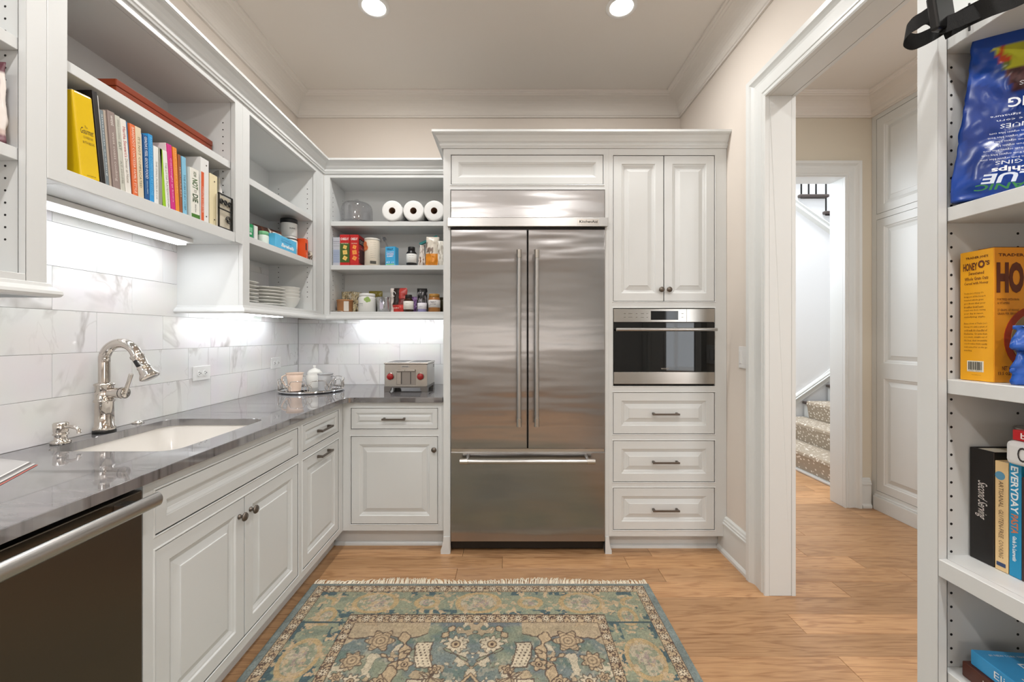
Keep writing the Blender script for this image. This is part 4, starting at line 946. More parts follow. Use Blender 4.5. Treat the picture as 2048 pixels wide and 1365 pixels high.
# ---- cartons and jars
def carton(name, lab, loc, rz, w, d, h, c, group=None, rough=.45, cat='box', ry=0, rx=0, top=None):
    t = thing(name, lab, cat, loc, rz, group=group, ry=ry, rx=rx)
    MB().box(-w/2, w/2, 0, d, 0, h).build('carton', paint(c, rough), t, local=True, bevel=.0012, seg=1)
    MB().box(-w/2+.002, w/2-.002, .003, d/2, h, h+.0008).build('flap', paint(top or c, rough), t, local=True)
    return t
def pr(t, u0, u1, v0, v1, c, face='f', dd=None, off=.0006, name='print'):
    if face == 'f': MB().box(u0, u1, -off, 0.0002, v0, v1).build(name, paint(c), t, local=True)
    elif face == 'r': MB().box(dd-.0002, dd+off, u0, u1, v0, v1).build(name, paint(c), t, local=True)
    elif face == 'l': MB().box(dd-off, dd+.0002, u0, u1, v0, v1).build(name, paint(c), t, local=True)
def ft(t, s, u, v, w, h, c, y=0, **k): text(s, t, (u, y-.0007, v), (1, 0, 0), (0, 0, 1), w, h, c, **k)
def jar(name, lab, loc, r, h, body, lidc, lid_h=.02, lid_r=None, shoulder=.0, lab_c=None, lab_z=(.2, .8), cat='jar', group=None, bm='paint', lips=0):
    t = thing(name, lab, cat, loc, group=group); hb = h-lid_h; lr = lid_r or r*.96
    pf = [(0, 0), (r*.92, 0), (r, .004), (r, hb-.006-shoulder), (r*.97, hb-.003-shoulder*.7), (lr*.97, hb-.001), (lr*.95, hb)]
    MB().lathe(pf, n=28).build('body', M[body] if isinstance(body, str) else paint(body, .3), t, local=True)
    MB().lathe([(lr*.9, hb-.001), (lr, hb), (lr, h-.003), (lr*.95, h), (0, h)], n=28).build('lid', paint(lidc, .4), t, local=True)
    if lab_c: MB().lathe([(r+.0003, h*lab_z[0]), (r+.0006, h*lab_z[0]), (r+.0006, h*lab_z[1]), (r+.0003, h*lab_z[1])], n=28).build('label', paint(lab_c, .5), t, local=True)
    return t
def jt(t, s, z, w, h, c, r, ang=0, **k):   # lettering on the side of a jar facing the viewer
    a = ang; o = Vector((math.sin(a)*(r+.0012), -math.cos(a)*(r+.0012), z)); u = Vector((math.cos(a), math.sin(a), 0))
    text(s, t, tuple(o-u*w/2), tuple(u), (0, 0, 1), w, h, c, **k)
# corner cabinet, middle shelf (z 1.768)
Z = 1.7685
def at_left(px, X): return YL(px, X)
X = -1.31
t = carton('snack_box', 'green snack packet at the near end of the corner cabinet shelf', (X-.02, 2.115, Z), PI/2-.2, .075, .05, .086, (30,140,84), cat='packet'); 
pr(t, -.03, .03, .045, .068, (120,190,150)); ft(t, 'Dps', -.026, .026, .052, .02, (236,240,236), bold=.03)
t = carton('snack_box', 'teal box behind the green snack packet', (X-.06, 2.175, Z), PI/2, .055, .10, .098, (20,140,168))
t = carton('snack_box', 'white box with grey edge beside the teal box', (X-.045, 2.228, Z), PI/2, .030, .14, .100, (226,226,222))
t = jar('canister', 'short pale green canister between the white box and the light blue box', (X-.035, 2.275, Z), .028, .080, (214,226,216), (120,190,140), cat='canister')
def c_choc(u, v, s):
    if u > .15 and v < .8: return (232,226,214) if not (u > .55 and v < .35) else (120,72,50)
    if abs(u+.02) < .03: return (220,216,206)
    return (72,38,28) if nz_(u, v, 3, 2) < .25 else (130,78,54)
t = bag('snack_bag', 'dark brown chocolate snack bag lying behind the light blue box', 'bag', (X-.055, 2.365, Z+.036), PI/2-.25, .20, .088, .045, c_choc, 5, lean=-.1)
ft(t, 'SOFT', .015, .048, .04, .014, (90,84,78), y=-.018)
t = carton('snack_box', 'light blue snack bar box lying tilted at the shelf edge', (-1.285, 2.40, Z+.004), PI/2-.06, .205, .045, .073, (92,184,226), ry=.03)
ft(t, 'Barebells', -.05, .012, .125, .020, (240,246,250), shear=.3, bold=.03); ft(t, 'PROTEIN BAR', -.05, .040, .10, .008, (60,130,180)); ft(t, 'SALTY PEANUT', -.05, .053, .09, .006, (60,130,180))
t = jar('supplement_jar', 'lower white supplement tub under the black lidded one', (-1.375, 2.60, Z), .047, .126, (226,224,220), (224,222,218), .014, lab_c=(232,230,228)); jt(t, 'collagen', .045, .05, .006, (140,130,130), .047, ang=.9)
MB().lathe([(.0475, .108), (.0485, .108), (.0485, .113), (.0475, .113)]).build('black_band', M['black'], t, local=True)
t = jar('supplement_jar', 'white supplement tub with a wide black lid on top of another tub', (-1.375, 2.60, Z+.1265), .047, .112, (222,222,218), (22,22,24), .028, lid_r=.049); jt(t, 'BLEND', .045, .035, .008, (60,60,64), .047, ang=.9)
t = carton('snack_box', 'upright bright orange box beside the white tubs', (-1.30, 2.672, Z), PI/2, .036, .09, .132, (226,84,28)); pr(t, -.014, .002, .06, .104, (60,18,16)); text('CLIF', t, (.010, -.0007, .045), (0, 0, -1), (-1, 0, 0), .036, .012, (250,236,226))
def blobbag(lab, loc, s, c1, c2, seed):
    t = thing('sweets_bag', lab, 'bag', loc); m = MB(); n = 18; vs = []; cols = []
    for j in range(n+1):
        for i in range(n):
            a = 2*PI*i/n; b = PI*j/n; p = Vector((math.cos(a)*math.sin(b), math.sin(a)*math.sin(b), -math.cos(b)))
            k = 1+.35*mnoise.noise(p*2.3+Vector((seed, 0, 0))); vs.append((p.x*s[0]*k, p.y*s[1]*k, max(0.0005, s[2]+p.z*s[2]*k)))
            q = mnoise.noise(p*6+Vector((seed*3, 1, 0))); cols.append((*lin(c1 if q > 0 else c2)[:3], 1))
    m.add(vs, [(j*n+i, j*n+(i+1) % n, (j+1)*n+(i+1) % n, (j+1)*n+i) for j in range(n) for i in range(n)], 0, True); m.col = cols; m.build('wrap', M['vcol'], t, local=True); return t
blobbag('small crumpled clear bag of wrapped sweets at the far end of the corner shelf', (-1.292, 2.715, Z), (.016, .022, .033), (206,200,186), (84,66,52), 4)
MB_ = None
# plates and bowls in the corner cabinet
def plate_stack(x, y, r, n, pitch, lab, grp, z0=1.4415):
    first = None
    for k in range(n):
        L = (lab % ('bottom' if k == 0 else ('top' if k == n-1 else ['second', 'third', 'fourth', 'fifth', 'sixth'][k-1]+' from the bottom')))
        if first is None:
            first = thing('plate', L, 'plate', (x, y, z0), group=grp)
            MB().lathe([(0, 0), (r*.6, 0), (r*.62, .003), (r*.95, .014), (r, .0155), (r, .0185), (r*.93, .0165), (r*.6, .006), (0, .004)], n=40).build('dish', M['china'], first, local=True)
        else: copy_thing(first, (x, y, z0+k*pitch), 0, L)
plate_stack(-1.418, 2.13, .118, 6, .0195, '%s white plate of the nearer plate stack', 'white plates in the nearer stack')
plate_stack(-1.418, 2.385, .122, 6, .0185, '%s white plate of the farther plate stack', 'white plates in the farther stack')
first = None
for k in range(4):
    L = '%s white bowl of the bowl stack beside the plates' % ['bottom', 'second', 'third', 'top'][k]
    if first is None:
        first = thing('bowl', L, 'bowl', (-1.40, 2.602, 1.4415), group='white bowls stacked beside the plates')
        MB().lathe([(0, .001), (.045, 0), (.047, .006), (.070, .035), (.084, .072), (.0865, .075), (.083, .074), (.067, .037), (.04, .010), (0, .008)], n=40).build('dish', M['china'], first, local=True)
    else: copy_thing(first, (-1.40, 2.602, 1.4415+.021*k), 0, L)
t = thing('paper_sheet', 'folded white paper standing upright at the near end of the corner shelf', 'paper', (-1.30, 2.052, Z), rz=.1)
MB().box(-.10, 0, 0, .002, 0, .15).build('leaf', paint((226,226,226)), t, local=True); MB().box(-.10, 0, .004, .006, 0, .146).build('leaf', paint((216,216,216)), t, local=True)
# back cabinet, top shelf (2.061): cake dome, paper towels
t = thing('cake_dome', 'clear glass cake dome with a knob on a glass plate on the top shelf', 'cake dome', (-1.08, 2.955, 2.0615))
R_ = .108
MB().lathe([(.0, .004), (.122, .010), (.125, .013), (.122, .015), (0, .009)], n=48).build('plate', M['glass'], t, local=True)
pf = [(R_, .0155), (R_, .11)]+[(R_*(1-.28*(1-math.cos(a))), .11+.045*math.sin(a)) for a in (.4, .8, 1.2, 1.57)]+[(.03, .160), (.0, .161)]
pi = [(max(0, r-.003), z-.003) for r, z in reversed(pf)]; MB().lathe(pf+pi, n=48).build('dome', M['glass'], t, local=True)
MB().lathe([(.006, .161), (.006, .168), (.014, .173), (.016, .179), (.012, .185), (0, .187)], n=20).build('knob', M['glass'], t, local=True)
M['towel'] = mat('paper_towel', (238,238,236), .9, bump=.5, bscale=160)
M['card'] = mat('cardboard', (92,62,40), .9)
for i, px in enumerate((784, 826.5, 868)):
    L = ['first', 'second', 'third'][i]+' white paper towel roll from the cake dome'
    if i == 0:
        t0 = thing('paper_towel_roll', L, 'paper towel', (PX(px, 2.83), 2.83, 2.0615+.0705), group='paper towel rolls on the top shelf')
        MB().lathe([(.022, .004), (.060, 0), (.069, .003), (.0705, .010), (.0705, .24), (.022, .24)], n=40, axis='y').build('paper', M['towel'], t0, local=True)
        MB().lathe([(.0222, .24), (.0222, .002), (.0205, .002), (.0205, .238), (0, .238)], n=28, axis='y').build('core', M['card'], t0, local=True)
    else: copy_thing(t0, (PX(px, 2.83), 2.83, 2.0615+.0705), 0, L)
# middle shelf (1.761)
Z = 1.7615; Y_ = 2.862
def X_(a, y=Y_): return PX(a, y)
def cx(a, b, y=Y_): return (PX(a, y)+PX(b, y))/2
t = carton('cracker_box', 'tall dark box standing at the shelf end behind the pale grey carton', (-1.192, 2.922, Z), 0, .036, .12, .212, (36,24,24)); 
t = carton('cracker_box', 'pale grey blue carton with small print at the shelf end', (cx(665.5, 680.5), Y_, Z), 0, X_(680)-X_(665.5), .055, .196, (190,192,200))
pr(t, -.022, .022, .02, .11, (160,172,196)); pr(t, -.022, .022, .165, .168, (120,120,130)); ft(t, 'Nutrition Facts', -.02, .150, .04, .006, (110,110,120)); pr(t, -.022, .022, .135, .137, (130,130,140))
for k in range(5): ft(t, 'calories fat sugar', -.02, .092-.016*k, .038, .004, (110,124,150))
def cracker(t, u, v, s, a, c):
    m = MB(); P = [(s*math.cos(a+k*PI/2), s*math.sin(a+k*PI/2)) for k in range(4)]
    m.prism([(u+p, v+q) for p, q in P], .0004, .0012, lambda x, z, hh: (x, -hh, z)); o = m.build('printed_cracker', paint(c), t, local=True)
    MB().prism([(u+.003*math.cos(k), v+.003*math.sin(k)) for k in range(6)], .0012, .0015, lambda x, z, hh: (x, -hh, z)).build('printed_dot', paint((180,110,40)), t, local=True)
for (a, b, cc, lab, lt) in ((679.5, 699.5, (64,92,36), 'green fronted cracker box with printed crackers beside the pale carton', 'WHITE CHEDDAR'), (700, 717, (196,38,34), 'red fronted cracker box with printed crackers beside the green fronted one', 'ORIGINAL')):
    w_ = X_(b)-X_(a)-.001; t = carton('cracker_box', lab, (cx(a, b), Y_, Z), 0, w_, .15, .214, (190,34,34))
    pr(t, -w_/2+.001, w_/2-.001, .022, .155, cc); ft(t, 'CHEEZ-IT', -w_*.4, .176, w_*.8, .016, (246,236,232), bold=.03); ft(t, lt, -w_*.36, .150, w_*.72, .007, (240,232,200))
    for (v, s, an) in ((.128, .017, .5), (.092, .021, .9), (.052, .019, .3)): cracker(t, .002, v, s, an, (232,196,108) if a < 690 else (236,150,70))
pr(t, .018, .135, .02, .118, (92,38,34), 'r', w_/2); pr(t, .012, .138, .150, .190, (40,14,16), 'r', w_/2)
text('CHEEZ-IT', t, (w_/2+.0008, .02, .158), (0, 1, 0), (0, 0, 1), .11, .024, (226,210,204), bold=.02); text('DUOZ', t, (w_/2+.0008, .05, .122), (0, 1, 0), (0, 0, 1), .06, .012, (226,200,190))
for k in range(3): MB().box(w_/2, w_/2+.0008, .004, .012, .045+.022*k, .055+.022*k).build('printed_mark', paint((240,200,200)), t, local=True)
t = jar('canister', 'tall round cream canister with an orange fruit print beside the cracker boxes', (cx(730, 760, 2.90), 2.895, Z), .052, .190, (228,218,200), (232,228,218), .012, lid_r=.0525, cat='canister')
for k in range(9): jt(t, 'ingredients rolled oats', .05+.013*k, .036, .005, (110,104,96), .0525, ang=.42)
for an, zz, s in ((-.75, .145, .022), (-.55, .120, .018), (-.9, .112, .014)):
    o = Vector((math.sin(an)*.0535, -math.cos(an)*.0535, zz)); MB().cyl((0, 0, 0), s, .0008, axis='y', n=16).build('fruit_print', paint((214,120,70)), t, local=True).matrix_local = Matrix.Translation(o) @ Matrix.Rotation(an, 4, 'Z')
pq = MB().box(-.02, .02, 0, .0006, .01, .03); q = pq.build('label_block', paint((60,58,50)), t, local=True); q.matrix_local = Matrix.Translation((math.sin(.42)*.0535, -math.cos(.42)*.0535, 0)) @ Matrix.Rotation(.42, 4, 'Z')
t = thing('spatula', 'grey plastic scoop leaning out of the light blue carton', 'scoop', (X_(774), 2.89, Z+.13), ry=-.45, rz=0)
MB().box(-.004, .004, -.002, .002, 0, .09).box(-.012, .016, -.002, .002, .05, .085).build('blade', M['film'], t, local=True); MB().box(-.008, .014, -.0035, -.0025, .055, .078).build('dark_print', paint((70,72,76)), t, local=True)
t = carton('snack_box', 'small bright blue carton with white lettering in the middle of the shelf', (X_(781)-.002, Y_, Z), -.30, .072, .055, .131, (70,170,220)); t.rotation_euler[2] = -.18
ft(t, 'OLLY', -.024, .108, .046, .012, (20,40,80), bold=.03); ft(t, 'GOODBYE', -.028, .088, .056, .009, (240,226,236)); ft(t, 'STRESS', -.026, .074, .052, .010, (236,220,236), bold=.03); ft(t, 'GUMMY', -.024, .060, .048, .010, (240,240,250), bold=.03); ft(t, '42 ct', -.03, .018, .06, .012, (236,244,250)); pr(t, -.03, .03, .006, .012, (150,210,120))
t = jar('supplement_bottle', 'black supplement bottle with a white label beside the blue carton', (cx(811, 832), 2.885, Z), .035, .132, (20,20,22), (22,22,24), .026, lid_r=.024, shoulder=.016, lab_c=(224,224,220), lab_z=(.1, .62), cat='bottle')
jt(t, 'magnesium', .065, .034, .005, (90,90,90), .035, ang=.2); jt(t, 'glycinate', .050, .030, .004, (90,90,90), .035, ang=.2)
MB().lathe([(.0354, .013), (.0358, .013), (.0358, .020), (.0354, .020)]).build('dark_stripe', M['black'], t, local=True)
def c_dots(u, v, s): return (222,214,206) if nz_(u, v, 4, 6) < .28 else (120,84,60)
t = bag('snack_bag', 'white speckled pouch closed with a teal clip beside the black bottle', 'bag', (cx(834, 850), 2.90, Z), .5, .062, .150, .05, c_dots, 8, topw=.45)
t = thing('bag_clip', 'teal plastic bag clip slanting above the speckled pouch', 'clip', (cx(836, 872), 2.915, Z+.187), ry=-.42)
MB().box(-.068, .068, -.006, .006, -.009, .009).build('jaw', paint((16,140,140), .35), t, local=True, bevel=.003); MB().box(-.068, .060, .008, .013, -.009, .009).build('jaw', paint((14,128,130), .35), t, local=True, bevel=.003)
def c_org(u, v, s):
    if v < .42: return (222,140,34)
    return (222,214,200) if nz_(u, v, 3.4, 3) < .15 or v > .8 else (130,110,96)
t = bag('snack_bag', 'white and amber standing pouch near the refrigerator on the middle shelf', 'bag', (cx(852, 878), 2.875, Z), .12, .098, .200, .05, c_org, 9, topw=.9)
def c_wht(u, v, s): return (226,222,212) if nz_(u, v, 3, 9) < .3 else (160,150,136)
t = bag('snack_bag', 'white pouch partly hidden against the refrigerator panel on the middle shelf', 'bag', (-.466, 2.872, Z), .2, .050, .172, .04, c_wht, 12, topw=.9)
# bottom of the back cabinet (1.441)
Z = 1.4415
t = thing('tub', 'cardboard coloured food tub with a white label at the cabinet end', 'tub', (cx(669, 701), 2.905, Z))
MB().lathe([(0, 0), (.048, 0), (.050, .003), (.054, .078), (.056, .079), (.056, .086), (.05, .087), (0, .087)], n=32).build('body', paint((176,124,80), .6), t, local=True)
MB().box(.012, .045, -.052, -.045, .006, .074).build('label', paint((220,212,202)), t, local=True); 
t = thing('paper_sheet', 'crumpled cream paper scrap lying in front of the cardboard tub', 'paper', (cx(663, 690), 2.842, Z), rz=.1)
m = MB(); vs = [(-.05+.1*i/6, .0+.012*j, .002+.006*abs(math.sin(i*1.9+j*2.3))+(.012 if i == 0 else 0)) for i in range(7) for j in range(3)]; m.add(vs, [(i*3+j, i*3+j+1, (i+1)*3+j+1, (i+1)*3+j) for i in range(6) for j in range(2)]); m.build('sheet', paint((226,220,206)), t, local=True)
def c_leaf(u, v, s): return (176,160,120) if nz_(u, v, 6, 4) < .0 else ((60,54,40) if nz_(u, v, 6, 1) > .1 else (206,196,168))
bag('snack_bag', 'brown and cream patterned pouch standing behind the cardboard tub', 'bag', (cx(680, 702, 3.0)+.014, 3.0, Z), -.1, .085, .155, .04, c_leaf, 14)
bag('snack_bag', 'patterned tan pouch leaning against the white green labelled jar', 'bag', (cx(698, 716, 2.95)+.008, 2.950, Z), .35, .070, .148, .035, c_leaf, 15, ry=.12)
t = jar('supplement_jar', 'large white tub with a green leaf print at the front of the bottom shelf', (cx(717, 753, 2.90), 2.895, Z), .060, .128, (230,230,226), (232,232,230), .020, lid_r=.054, shoulder=.008)
for (a_, z_, s_) in ((.15, .085, .012), (.35, .09, .014), (.5, .08, .012), (.3, .074, .010)):
    MB().cyl((0, 0, 0), s_, .0008, axis='y', n=12).build('leaf_print', paint((150,178,96)), t, local=True).matrix_local = Matrix.Translation((math.sin(a_)*.0608, -math.cos(a_)*.0608, z_)) @ Matrix.Rotation(a_, 4, 'Z')
jt(t, 'truvani', .052, .028, .008, (80,90,80), .0612, ang=-.35); jt(t, 'PROTEIN', .04, .026, .004, (120,120,120), .0612, ang=-.35)
def c_olv(u, v, s): return (128,116,30) if v > .3 else (50,44,30)
bag('snack_bag', 'olive yellow packet standing behind the white leaf print tub', 'bag', (cx(739, 764, 3.0), 3.0, Z), .05, .094, .158, .03, c_olv, 16)
t = thing('cup', 'clear plastic cup beside the white leaf print tub', 'cup', (cx(753, 782, 2.89), 2.885, Z))
MB().lathe([(0, .002), (.040, .001), (.042, .004), (.049, .100), (.051, .101), (.050, .104), (.047, .100), (.040, .006), (0, .005)], n=32).build('cup_wall', M['film'], t, local=True)
MB().box(-.012, .012, -.046, -.0455, .02, .085).build('sticker', paint((196,190,206)), t, local=True)
def c_cof(u, v, s):
    if u < -.55: return (226,216,210)
    if v < .30: return (196,50,40)
    if u < .12: return (44,30,26)
    return (170,50,44) if v > .55 else (110,30,28)
t = bag('coffee_bag', 'red and black coffee bag with a white swirl on the bottom shelf', 'bag', (cx(784, 812, 2.90), 2.895, Z), -.15, .122, .168, .055, c_cof, 17)
MB().tube([(-.022+.012*math.cos(k/10*5), -.032, .125+.016*math.sin(k/10*5)) for k in range(11)], .002, n=6).build('swirl_print', paint((240,236,232)), t, local=True); ft(t, 'peaks', -.035, .022, .05, .012, (240,220,210), y=-.030)
t = jar('supplement_bottle', 'dark brown bottle with a white label before the red coffee bag', (cx(807.5, 827, 2.86), 2.858, Z), .034, .118, 'amber', (30,20,18), .024, lid_r=.023, shoulder=.020, lab_c=(226,222,214), lab_z=(.14, .62), cat='bottle'); jt(t, 'vitamin d', .055, .026, .005, (110,100,90), .035)
def c_pur(u, v, s): return (118,84,140) if nz_(u, v, 3, 2) < .1 else (150,116,170)
bag('snack_bag', 'purple packet between the brown bottle and the black bag', 'bag', (cx(827, 838, 2.94), 2.94, Z), .1, .06, .112, .03, c_pur, 18)
def c_blk(u, v, s): return (26,24,26) if nz_(u, v, 3.6, 3) < .16 or v > .85 else (150,146,150)
t = bag('coffee_bag', 'black and grey pouch behind the lavender lidded container', 'bag', (cx(833, 855, 2.91), 2.915, Z), .1, .076, .168, .045, c_blk, 19, topw=.9)
t = jar('small_jar', 'lavender tinted small jar with a white label near the peanut butter', (cx(835, 853, 2.855), 2.858, Z), .031, .062, (150,146,190), (190,180,210), .014, lab_c=(226,224,230), lab_z=(.3, .98)); jt(t, 'dates', .035, .02, .006, (100,100,120), .0318)
t = jar('peanut_butter_jar', 'peanut butter jar with a golden lid and white label', (cx(857, 881, 2.875), 2.868, Z), .041, .124, (168,112,56), (176,130,60), .024, lid_r=.036, shoulder=.008, lab_c=(222,218,216), lab_z=(.24, .66)); jt(t, 'PEANUT', .062, .040, .009, (60,60,90), .0418, bold=.02); jt(t, 'BUTTER', .048, .036, .007, (60,60,90), .0418)
t = jar('small_jar', 'dark glass jar tucked behind the peanut butter', (-.462, 2.95, Z), .030, .108, (60,56,36), (50,44,30), .018)
# ---- counter things
t = thing('toaster', 'stainless steel four slot toaster with two red knobs', 'toaster', (-.662, 2.672, .9145))
w = .139; dp = .262
MB().box(-w, w, .004, dp, .034, .178).build('body', M['steel_plain'], t, local=True, bevel=.006, seg=3)
MB().box(-w-.003, w+.003, .001, dp+.003, .178, .190).build('top_rim', M['steel_plain'], t, local=True, bevel=.004, seg=3)
m = MB()
for x in (-.07, .07): 
    for y in (.03, .15): m.box(x-.055, x+.055, y, y+.085, .1892, .1906)
m.build('slots', M['black'], t, local=True); bpy.data.objects[ -1 if False else 'toaster']
m = MB()
for s in (-1, 1):
    m.prism([(s*w, 0), (s*w, .036), (0, .036), (0, .028), (s*(w-.045), .028), (s*(w-.042), .012), (s*(w-.034), 0)], .0, .02, lambda u, v, h: (u, h, v)); m.prism([(s*w, 0), (s*w, .036), (0, .036), (0, .028), (s*(w-.045), .028), (s*(w-.042), .012), (s*(w-.034), 0)], dp-.02, dp, lambda u, v, h: (u, h, v))
    m.box(s*w, s*(w-.012), .02, .05, 0, .036); m.box(s*w, s*(w-.012), dp-.05, dp-.02, 0, .036); m.box(s*w, s*(w-.012), .05, dp-.05, .024, .036)
m.build('base', mat('toaster_base', (112,108,104), .35, metal=.6), t, local=True)
MB().box(-w+.006, w-.006, .0015, .004, .036, .177).build('front_plate', M['steel_plain'], t, local=True, bevel=.001)
fp = MB().box(-.060, .066, -.0005, .0015, .046, .146).build('lever_recess', mat('recess_steel', (150,144,138), .4, metal=.8), t, local=True, bevel=.0008)
for x in (-.055, .012): pass
MB().box(-.056, -.032, -.003, -.0005, .050, .128).build('lever_slot', M['steel_plain'], t, local=True, bevel=.001)
m = MB(); m.box(-.0285, -.0245, -.0012, -.0005, .052, .130); m.box(.030, .034, -.0012, -.0005, .052, .130); m.build('slot', M['black'], t, local=True)
MB().box(-.058, .062, -.016, -.0005, .134, .146).build('lever', M['steel_plain'], t, local=True, bevel=.003)
MB().box(-.0022, -.0008, -.0165, -.016, .135, .145).build('lever_mark', M['black'], t, local=True)
for x in (-.098, .096):
    k = MB().lathe([(.024, 0), (.024, -.004), (.0215, -.006)], c=(x, .0015, .101), axis='y', n=32).build('knob_ring', M['chrome'], t, local=True)
    MB().lathe([(.0205, .001), (.0200, -.016), (.018, -.020), (0, -.020)], c=(x, .0, .101), axis='y', n=32).build('knob', paint((150,18,16), .3), t, local=True)
MB().box(-.028, .022, -.0008, .0015, .158, .172).build('badge', M['handle_steel'], t, local=True, bevel=.0005)
text('WOLF', t, (-.022, -.0012, .1615), (1, 0, 0), (0, 0, 1), .038, .007, (40,36,34), bold=.02)
for (yy, zz) in ((.215, .158), (.232, .158), (.215, .148), (.232, .148)): MB().box(w, w+.0008, yy, yy+.008, zz, zz+.005).build('vent_slot', M['black'], t, local=True)
# tray with wire gallery
tx, ty, R = -1.298, 2.742, .198
t = thing('tray', 'round mirrored tray with a looping wire gallery in the counter corner', 'tray', (tx, ty, .9145))
MB().lathe([(0, .004), (R, .004), (R+.003, .008), (R+.003, .012), (R-.001, .012), (R-.003, .009), (0, .009)], n=64).build('plate', mat('mirror_plate', (220,222,226), .04, metal=1), t, local=True)
def ringpt(a, z, r=R): return (r*math.cos(a), r*math.sin(a), z)
N = 10
for k in range(N):
    a0 = 2*PI*k/N; a1 = a0+2*PI/N; f = lambda q: a0+(a1-a0)*q
    pts = [ringpt(f(.0), .012), ringpt(f(.0), .035), ringpt(f(.04), .05), ringpt(f(.10), .058), ringpt(f(.14), .072), ringpt(f(.2), .080), ringpt(f(.5), .082), ringpt(f(.8), .080), ringpt(f(.86), .072), ringpt(f(.90), .058), ringpt(f(.96), .05), ringpt(f(1), .035)]
    MB().tube(pts, .0022, n=6).build('gallery_wire', M['chrome'], t, local=True)
    c = [ringpt(a0+.12*math.cos(q/14*2*PI), .038+.022*math.sin(q/14*2*PI)) for q in range(14)]
    MB().tube(c, .0018, n=6, closed=True).build('gallery_loop', M['chrome'], t, local=True)
MB().tube([ringpt(k/48*2*PI, .014) for k in range(48)], .0022, n=6, closed=True).build('gallery_base', M['chrome'], t, local=True)
def mug(lab, x, y, rt, rb, h, c, ha, flare=.004):
    t = thing('mug', lab, 'mug', (x, y, .924)); mt = paint(c, .25)
    MB().lathe([(0, 0), (rb, 0), (rb+.001, .004), (rb+(rt-rb)*.4, h*.5), (rt-.001, h*.88), (rt-.003, h*.89), (rt+flare*.5, h*.97), (rt+flare, h), (rt, h), (rt-.004, h*.9), (rb-.003, .008), (0, .006)], n=36).build('body', mt, t, local=True)
    r = (rt+rb)/2; pts = [(r-.004, 0, h*.82), (r+.012, 0, h*.88), (r+.030, 0, h*.80), (r+.032, 0, h*.62), (r+.020, 0, h*.40), (r+.004, 0, h*.24), (rb, 0, h*.16)]
    o = MB().tube([(p[0]*math.cos(ha), p[0]*math.sin(ha), p[2]) for p in pts], .0045, n=10).build('handle', mt, t, local=True); return t
mug('pale peach ribbed mug on the mirrored tray', -1.372, 2.665, .050, .036, .116, (222,196,176), PI+.3)
mug('grey mug on the mirrored tray beside the lidded pot', -1.192, 2.70, .046, .041, .108, (166,166,166), -.2)
t = thing('sugar_pot', 'white lidded china pot between the two mugs on the tray', 'pot', (-1.318, 2.82, .924))
MB().lathe([(0, 0), (.036, 0), (.038, .006), (.050, .03), (.054, .06), (.050, .085), (.046, .095), (.048, .100), (.042, .102), (0, .1)], n=36).build('body', M['china'], t, local=True)
MB().lathe([(.046, .102), (.047, .105), (.036, .120), (.018, .130), (.008, .134), (.006, .140), (.010, .146), (.006, .152), (0, .153)], n=32).build('lid', M['china'], t, local=True)
for s in (-1, 1): MB().tube([(s*.050, 0, .078), (s*.066, 0, .084), (s*.072, 0, .064), (s*.060, 0, .042), (s*.050, 0, .036)], .004, n=8).build('handle', M['china'], t, local=True)
# magazine at the near end of the counter
t = thing('magazine', 'open magazine with a coral cover lying at the near end of the counter', 'magazine', (-1.33, 1.174, .9145), rz=0)
def leafsheet(dx, dz, c, k, lift):
    m = MB(); vs = []; nu, nv = 10, 2
    A = Vector((0, 0)); B = Vector((.19, -.34)); wv = Vector((-.22, -.10))
    for i in range(nu+1):
        u = i/nu
        for j in range(nv+1):
            v = j/nv; p = A+(B-A)*v+wv*u*(1-.0)+Vector((dx, 0))
            vs.append((p.x, p.y, .0006+dz+lift*math.sin(u*PI*.8)*.9+.0))
    m.add(vs, [(i*(nv+1)+j, i*(nv+1)+j+1, (i+1)*(nv+1)+j+1, (i+1)*(nv+1)+j) for i in range(nu) for j in range(nv)], 0, True)
    return m.build('page', paint(c, .3), t, local=True)
leafsheet(0, 0, (206,110,96), 0, .006).name = 'cover'
for k in range(7): leafsheet(-.004-.004*k, .0012+.0012*k, [(96,92,90), (222,218,214), (166,163,161), (120,116,114)][k % 4], 0, .008+.004*k)
# ---- right shelving unit
def c_blue(u, v, s):
    # printed upside down: burger picture near the top
    if v > .60 and u > -.8+.9*(.94-v) and v < .90:
        if v > .735: return (176,176,44) if nz_(u, v, 9, 2) > -.12 else ((190,70,36) if nz_(u, v, 5, 4) > 0 else (96,110,24))
        return (92,56,58) if nz_(u, v, 14, 3) > 0 else (62,34,40)
    if v < .055 and u > .25: return (40,110,50)
    if v < .085 and u > .05: return (170,40,44)
    return (20,64,150) if nz_(u, v, 1.6, 5) > -.1 else (14,50,126)
t = bag('chip_bag', 'large blue chip bag standing upside down on the upper shelf by the doorway', 'bag', (1.122, .866, 1.5725), -.52, .29, .362, .080, c_blue, 21, topw=.84, wr=.006, n=(48, 64), ry=.045)
def bt(s, u, v, w, h, c, **k): text(s, t, (u-.045+w, -.052*(1-.35*v/.385)-.002, v+h), (-1, 0, 0), (0, 0, -1), w, h, c, **k)
W_ = (226,232,240)
bt('BLUE CHIPS', -.02, .222, .085, .009, W_); bt('CRISPY', .0, .210, .05, .009, W_); bt('TOPPING', -.035, .178, .115, .020, W_, bold=.02); bt('made with our signature', -.06, .160, .12, .006, W_); bt('and organic corn', -.05, .150, .10, .006, W_)
bt('CONTINUES', -.045, .136, .10, .009, W_)
for k in range(7): bt('the best tortilla chips were born from organic blue corn', -.06-.002*k, .124-.009*k, .14, .0055, W_)
